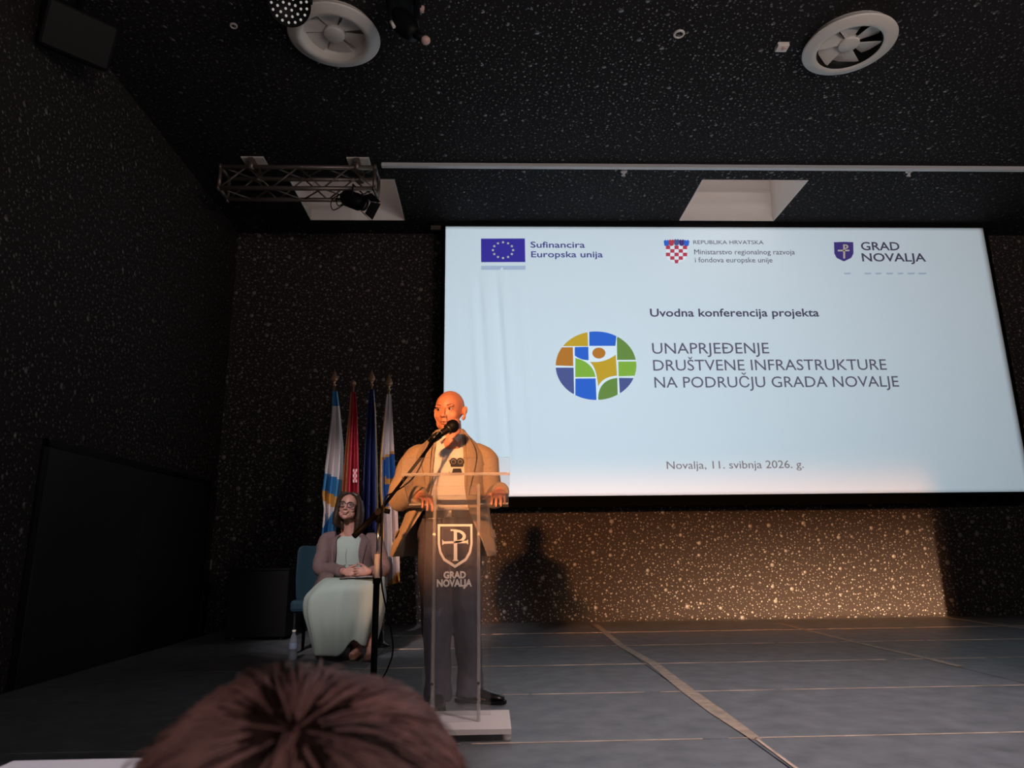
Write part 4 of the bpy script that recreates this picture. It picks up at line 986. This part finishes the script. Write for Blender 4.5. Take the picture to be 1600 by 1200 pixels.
# blazer
WN = 46
br = [(.975, .115, .090, 6.365, .70), (.945, .172, .112, 6.365, .62), (.90, .205, .140, 6.365, .50), (.82, .212, .165, 6.37, .46), (.74, .208, .172, 6.38, .52), (.66, .222, .185, 6.385, .66), (.58, .25, .21, 6.39, .86), (.50, .262, .23, 6.39, 1.05)]
b = MB(); rs = [hring(tx, y, z, rx, ry, WN, g, 2*PI-g, 2.3, .012 if z < .7 else .003, 7) for z, rx, ry, y, g in br]
Bz = [spline([rs[i][j] for i in range(len(rs))], 4) for j in range(WN)]
b.loft([[Bz[j][i] for j in range(WN)] for i in range(len(Bz[0]))], closed=False, cap=False)
sleeve(b, [shA + V(.07, 0, .005), shA + V(-.01, -.005, -.02), (shA+elA)/2 + V(-.01, 0, 0), elA + V(-.006, -.01, -.01), (elA+wrA)/2 + V(0, .01, -.004), wrA + V(-.02, .012, 0)], [.046, .064, .068, .066, .056, .044], 7, .06, 2)
sleeve(b, [shB + V(-.07, 0, .005), shB + V(.01, -.005, -.02), (shB+elB)/2 + V(.01, 0, 0), elB + V(.006, -.01, -.01), (elB+wrB)/2 + V(0, .01, -.004), wrB + V(.02, -.012, .006)], [.046, .064, .068, .066, .056, .044], 7, .06, 5)
# the right front of the blazer lies over the hip
b.loft([[A_(x0, y0, Y0), A_(x1, y1, Y1), A_(x2, y2, Y2)] for x0, y0, Y0, x1, y1, Y1, x2, y2, Y2 in ((500, 893, 6.17, 512, 894, 6.10, 524, 896, 6.07), (494, 908, 6.14, 507, 910, 6.03, 520, 906, 5.98), (486, 922, 6.14, 497, 926, 6.00, 512, 918, 5.93), (480, 933, 6.15, 489, 937, 6.02, 503, 936, 5.93))], closed=False, cap=False)
b.noise(.005, 11, 9)
bz = b.build('blazer', 'blazer', wom, sub=1, solid=.006)
for s in (-1, 1):
    L_ = []
    for z, g, wd in ((.975, .70, .35), (.935, .60, .42), (.89, .48, .40), (.82, .45, .30), (.75, .50, .14), (.70, .58, .04)):
        i = min(range(len(br)), key=lambda k: abs(br[k][0]-z)); rx, ry, y = br[i][1]+.010, br[i][2]+.010, br[i][3]
        q_ = lambda a, o=0: hring(tx, y, z, rx+o, ry+o, 3, s*a, s*a+.0001)[0]
        L_.append([q_(g), q_(g+wd*.5, .006), q_(g+wd), q_(g+wd*.5, -.002)])
    MB().loft(L_).build('lapel', 'blazer', bz, sub=1)
# shoes
for f_, dx in ((fA, -.03), (fB, .01)):
    d_ = V(dx*3, -1, 0).normalized(); s_ = V(-d_.y, d_.x, 0); c = V(f_.x, f_.y, 0)
    rg = []
    for t_, w_, h_ in ((-.05, .026, .05), (0, .034, .045), (.05, .037, .058), (.10, .040, .052), (.14, .036, .040), (.165, .018, .024)):
        rg.append([c + d_*t_ + s_*w_*math.cos(2*PI*j/16) + V(0, 0, .006 + (math.sin(2*PI*j/16)+1)/2*h_) for j in range(16)])
    o = MB().loft(rg).build('shoe', 'tan', wom, sub=1)
    MB().slab(c + d_*.03 + V(-.04, -.13, 0), c + d_*.03 + V(.04, .09, .012)).build('sole', 'leather', o)
# tablet in her lap
c = A_(560, 902, 5.955); c.z += .008
tb = MB().box((0, 0, 0), (.27, .19, .012)).xf(Matrix.Rotation(-.05, 3, 'Y') @ Matrix.Rotation(.10, 3, 'X'), c).build('tablet', 'blackgloss', bevel=.003)
tag(tb, 'thin dark tablet lying on the seated person\'s lap under the clasped hands', 'tablet')

# armchair
xL = A_(469, 880, 6.60).x; zt = A_(480, 853, 6.68).z; xR = A_(578, 880, 6.60).x; xm = (xL+xR)/2
ch = thing('armchair', (xm, 6.5, 0), 'blue upholstered chair under the seated person, before the flags', 'chair')
MB().slab((xL+.03, 6.22, .34), (xR-.02, 6.62, .44)).build('seat', 'bluefab', ch, bevel=.03)
b = MB(); rs = []
def back_ring(z, k_):
    f_ = lambda x: .16*((x-xm)/(xR-xL)*2)**2
    xs_ = [xL+k_ + (xR-xL-2*k_)*i/16 for i in range(17)]
    return [V(x, 6.62 - f_(x) + .04*(z-.3), z) for x in xs_] + [V(x, 6.70 - f_(x) + .04*(z-.3), z) for x in xs_[::-1]]
for z, k_ in ((.30, .04), (.45, .01), (.60, 0), (zt-.05, 0), (zt-.012, .01), (zt, .035)): rs.append(back_ring(z, k_))
b.loft(rs).build('backrest', 'bluefab', ch, bevel=.01)
for x in (xL+.07, xR-.07):
    for y in (6.26, 6.58): MB().tube([(x, y, .35), (x, y, 0)], [.018, .013], 10).build('leg', 'black', ch)
# water bottle
bp_ = at(457, 1031, Z=0); r = thing('water_bottle', (bp_.x, bp_.y, 0), 'clear plastic water bottle standing on the stage left of the seated person', 'bottle')
MB().lathe((bp_.x, bp_.y, 0), [(0, .002), (.026, .0), (.032, .006), (.032, .06), (.029, .066), (.032, .072), (.032, .135), (.030, .15), (.020, .185), (.0135, .20), (.0135, .212), (0, .212)], n=24).build('body', 'water', r)
MB().lathe((bp_.x, bp_.y, .212), [(0, -.006), (.0155, -.006), (.0155, .014), (0, .015)], n=20).build('cap', 'whiteplastic', r)
MB().lathe((bp_.x, bp_.y, 0), [(.0328, .085), (.0328, .13)], n=24).build('paper_label', 'labelblue', r)

# ================================================================== FLAGS
def flag(pole_top, tip_y, label, prof, mats, colour, folds, finial=True, Y=6.8, edge=None, bottom=None, ph=0, gold_right=False):
    T_ = at(pole_top, tip_y, Y=Y); base = V(T_.x, T_.y, 0)
    fl_ = thing('flag', base, label, 'flag', 'ceremonial flags on poles')
    MB().lathe(base, [(0, 0), (.085, 0), (.085, .02), (.05, .035), (.03, .06), (.024, .14), (0, .14)], n=24).build('base', 'blackgloss', fl_)
    zf_ = T_.z - (.17 if finial else .06)
    MB().tube([base + V(0, 0, .05), V(T_.x, T_.y, zf_)], .0135, 12).build('pole', 'brass', fl_)
    if finial:
        b = MB().lathe((T_.x, T_.y, zf_), [(.0, 0), (.018, 0), (.022, .012), (.012, .024), (.012, .036), (.02, .044), (0, .05)], n=16)
        f_ = b.build('finial', 'brass', fl_)
        b = MB(); rs = []
        for z, w_ in ((.04, .012), (.065, .036), (.075, .038), (.115, .022), (.17, .002)): rs.append([V(T_.x + w_*math.cos(2*PI*j/16), T_.y + w_*.35*math.sin(2*PI*j/16), zf_+z) for j in range(16)])
        b.loft(rs).build('spear_tip', 'brass', f_)
    else: MB().lathe((T_.x, T_.y, zf_), [(0, 0), (.02, 0), (.03, .02), (.03, .035), (.015, .05), (0, .06)], n=16).build('finial', 'brass', fl_)
    # cloth: rows of (py, left px, right px)
    b = MB(); nu = 48; ys_ = [p[0] for p in prof]; rows = []; nv = 70
    for j in range(nv+1):
        t_ = j/nv; py = ys_[0] + (ys_[-1]-ys_[0])*t_
        i = max(k for k in range(len(prof)) if prof[k][0] <= py+1e-6); i = min(i, len(prof)-2); a = (py-prof[i][0])/(prof[i+1][0]-prof[i][0])
        L_ = prof[i][1]*(1-a) + prof[i+1][1]*a; R_ = prof[i][2]*(1-a) + prof[i+1][2]*a
        amp = .012 + .055*min(1, t_*1.6); row = []
        for q in range(nu+1):
            u_ = q/nu; yy = T_.y - .02 - amp*(.9 + math.sin(2*PI*folds*u_ + ph + .5*t_)); p = at(L_ + (R_-L_)*(u_ + .018*math.sin(4*PI*folds*u_+ph)*(0 if q in (0, nu) else 1)), py, Y=yy)
            if bottom: p.z += bottom*(u_-.5)*t_*t_
            row.append(p)
        rows.append(row)
    b.loft(rows, closed=False, cap=False, mf=lambda i, j: colour(j/nu, ys_[0] + (ys_[-1]-ys_[0])*i/nv))
    cl = b.build('cloth', mats, fl_, solid=.003)
    return fl_, cl, rows
def col1(u, py):
    s = 10*u
    if py < 632: return 1
    if py < 738 + s: return 0
    if py < 765 + s: return 1
    if py < 782 + s*1.2: return 2
    return 0 if py < 828 - 45*u else 1
flag(523, 578, 'leftmost flag, white and sky blue with a gold fringe', [(611, 519, 527), (640, 519, 531), (700, 512, 537), (740, 507, 536), (775, 503, 532), (800, 506, 526), (845, 502, 524)], ['f_white', 'f_blue', 'gold'], col1, 1.5, True, 6.95, bottom=-.06, ph=.4)
f2 = flag(552, 594, 'second flag from the left, red with an orange gold edge and chequered arms', [(612, 548, 555), (640, 546, 558), (700, 540, 560), (760, 535, 561), (880, 532, 562)], ['f_red', 'f_orange', 'f_navy'], lambda u, py: 1 if u < .30 else (2 if py > 775 else 0), 2.0, False, 6.78, ph=2.2)
col3 = lambda u, py: 1 if u > .90 and py > 625 else 0
flag(581, 578, 'third flag from the left, navy blue with a thin gold fringe', [(608, 578, 584), (640, 574, 587), (720, 569, 590), (800, 566, 591), (900, 563, 592)], ['f_navy', 'gold'], col3, 2.5, True, 6.96, ph=1.1)
def col4(u, py):
    s = -12*(u-.5)
    if u < .09 and py > 640: return 2
    if py < 708+s: return 0
    if py < 712+s: return 2
    if py < 786+s*1.2: return 2 if 744 < py+s*.3 < 756 and u > .3 else 1 if u > .22 else 0
    if py < 790+s*1.2: return 2
    return 2 if py > 904-22*(u-.5) else 0
flag(608, 584, 'rightmost flag, white with a royal blue panel, behind the speaker\'s elbow', [(616, 604, 611), (650, 600, 613), (712, 594, 616), (760, 593, 619), (800, 596, 621), (880, 597, 624), (914, 598, 624)], ['f_white', 'f_royal', 'gold'], col4, 2.0, True, 6.72, bottom=.05, ph=0)
b = MB()
fl2 = f2[0]
for i in range(3):
    for j in range(5):
        p = at(552.5+2.2*i, 735+4.2*j, Y=6.63); h_ = .0065
        o = MB().slab((p.x-h_, p.y-.002, p.z-.0125), (p.x+h_, p.y+.002, p.z+.0125)).build('arms_square', 's_red' if (i+j) % 2 else 'f_white', f2[1])

# ------------------------------------------------------------------ the listener in front (seen from behind)
ay = .62; AH = at(478, 1185, Y=ay); top = at(450, 1046, Y=ay)
ac = V(AH.x, ay, top.z-.135)
lis = thing('person', (ac.x, ay+.05, HALL), 'person in the audience seen from behind, only the auburn hair showing at the bottom', 'person')
Rb = Matrix.Rotation(PI-.1, 3, 'Z') @ Matrix.Rotation(.10, 3, 'X')
b = head_mb(ac, Rb, 1.03)
cx, cyy, cz = ac.x, ay-.02, ac.z
b.loft([hring(cx, cyy+dy, cz+z, rx, ry, 30) for z, rx, ry, dy in ((-.86, .18, .14, .02), (-.75, .18, .13, 0), (-.6, .15, .115, -.01), (-.42, .175, .12, -.01), (-.30, .17, .10, -.01), (-.24, .09, .07, 0))])
for s in (-1, 1):
    S_ = V(cx+s*.19, cyy, cz-.31); E_ = V(cx+s*.26, cyy+.08, cz-.58); W_ = V(cx+s*.10, cyy+.30, cz-.62)
    b.tube([S_, E_, W_], [.05, .042, .03], 12); hand_mb(b, W_, (-s*.5, .8, -.1), (0, 0, 1), (-s, 0, 0), .4)
    kn = V(cx+s*.11, cyy+.46, HALL+.46); ft = V(cx+s*.11, cyy+.44, HALL+.08)
    b.tube([V(cx+s*.09, cyy, cz-.80), kn, ft], [.085, .06, .04], 12); b.ell(kn, (.062,)*3); b.tube([ft, ft + V(0, .15, -.045)], [.036, .03], 10)
b.build('body', 'skin_w', lis, remesh=.008, smooth=3)
b = MB().loft([hring(cx, cyy+dy, cz+z, rx, ry, 36) for z, rx, ry, dy in ((-.88, .20, .16, .02), (-.75, .20, .15, 0), (-.6, .18, .14, -.01), (-.42, .205, .145, -.01), (-.30, .20, .125, -.01), (-.24, .11, .09, 0))])
for s in (-1, 1): b.tube([V(cx+s*.17, cyy, cz-.31), V(cx+s*.262, cyy+.08, cz-.58), V(cx+s*.12, cyy+.27, cz-.615)], [.068, .058, .045], 14)
b.build('jumper', 'black', lis, remesh=.01, smooth=3)
# hair: a full cap and thousands of separate strands combed out from the crown
hc = V(ac.x, ay-.01, ac.z+.02); HR = V(.128, .135, .112)
b = MB().ell((0, 0, 0), tuple(HR*.925), None, 40, 24); b.xf(Matrix.Identity(3), hc + V(0, 0, -.004))
b.tube([hc + V(-.08, -.02, -.02), hc + V(-.10, -.02, -.12), hc + V(-.09, -.03, -.20)], [.05, .05, .03], 14); b.tube([hc + V(.08, -.02, -.02), hc + V(.10, -.02, -.12), hc + V(.09, -.03, -.20)], [.05, .05, .03], 14)
b.tube([hc + V(0, -.06, 0), hc + V(0, -.09, -.12), hc + V(0, -.09, -.22)], [.08, .085, .06], 18)
cap_ = b.build('hair', 'hair_dark', lis, remesh=.007, smooth=3)
LOBES = ((V(-.28, .2, .94).normalized(), .055), (V(.24, .2, .95).normalized(), -.05), (V(.52, .25, .82).normalized(), .035))
rnd = random.Random(3); crown = V(.10, -.62, .78).normalized()
for part, m_, cnt in (('hair_strands', 'hair_red', 9000), ('hair_strands', 'hair_dark', 7000)):
    b = MB()
    for k in range(cnt):
        z = rnd.uniform(-.35, 1); a = rnd.uniform(0, 2*PI); q = math.sqrt(1-z*z); d_ = V(q*math.cos(a), q*math.sin(a), z)
        lock = math.sin(a*13 + 2.2*math.sin(a*5) + 3*z)*.5+.5
        if (m_ == 'hair_red') != (lock > .42) and rnd.random() < .88: continue
        g = (d_ - crown*d_.dot(crown)); g = g.normalized() if g.length > .05 else V(0, -1, 0)
        g = (g + .10*V(rnd.uniform(-1, 1), rnd.uniform(-1, 1), rnd.uniform(-1, 1)) + V(0, 0, -.12)).normalized()
        lift = 1 + .035*lock + rnd.uniform(0, .035) + (rnd.uniform(0, .07) if rnd.random() < .03 else 0); L_ = rnd.uniform(.06, .14); pts = []; cur = d_.copy()
        for i in range(5):
            pts.append(hc + V(cur.x*HR.x, cur.y*HR.y, cur.z*HR.z)*(1 + sum(g_*math.exp(-(cur-l_).length_squared/.06) for l_, g_ in LOBES) + (lift-1)*math.sin(PI*min(1, (i+.6)/4.4)))); cur = (cur + g*(L_/.125/4)).normalized(); g = (g - cur*g.dot(cur)).normalized()
        r_ = rnd.uniform(.0005, .0010); b.tube(pts, [r_, r_*1.1, r_, r_*.8, r_*.25], 3, cap=False)
    tag(b.build(part, m_, lis), 'auburn strands' if m_ == 'hair_red' else 'dark strands', kind='stuff')
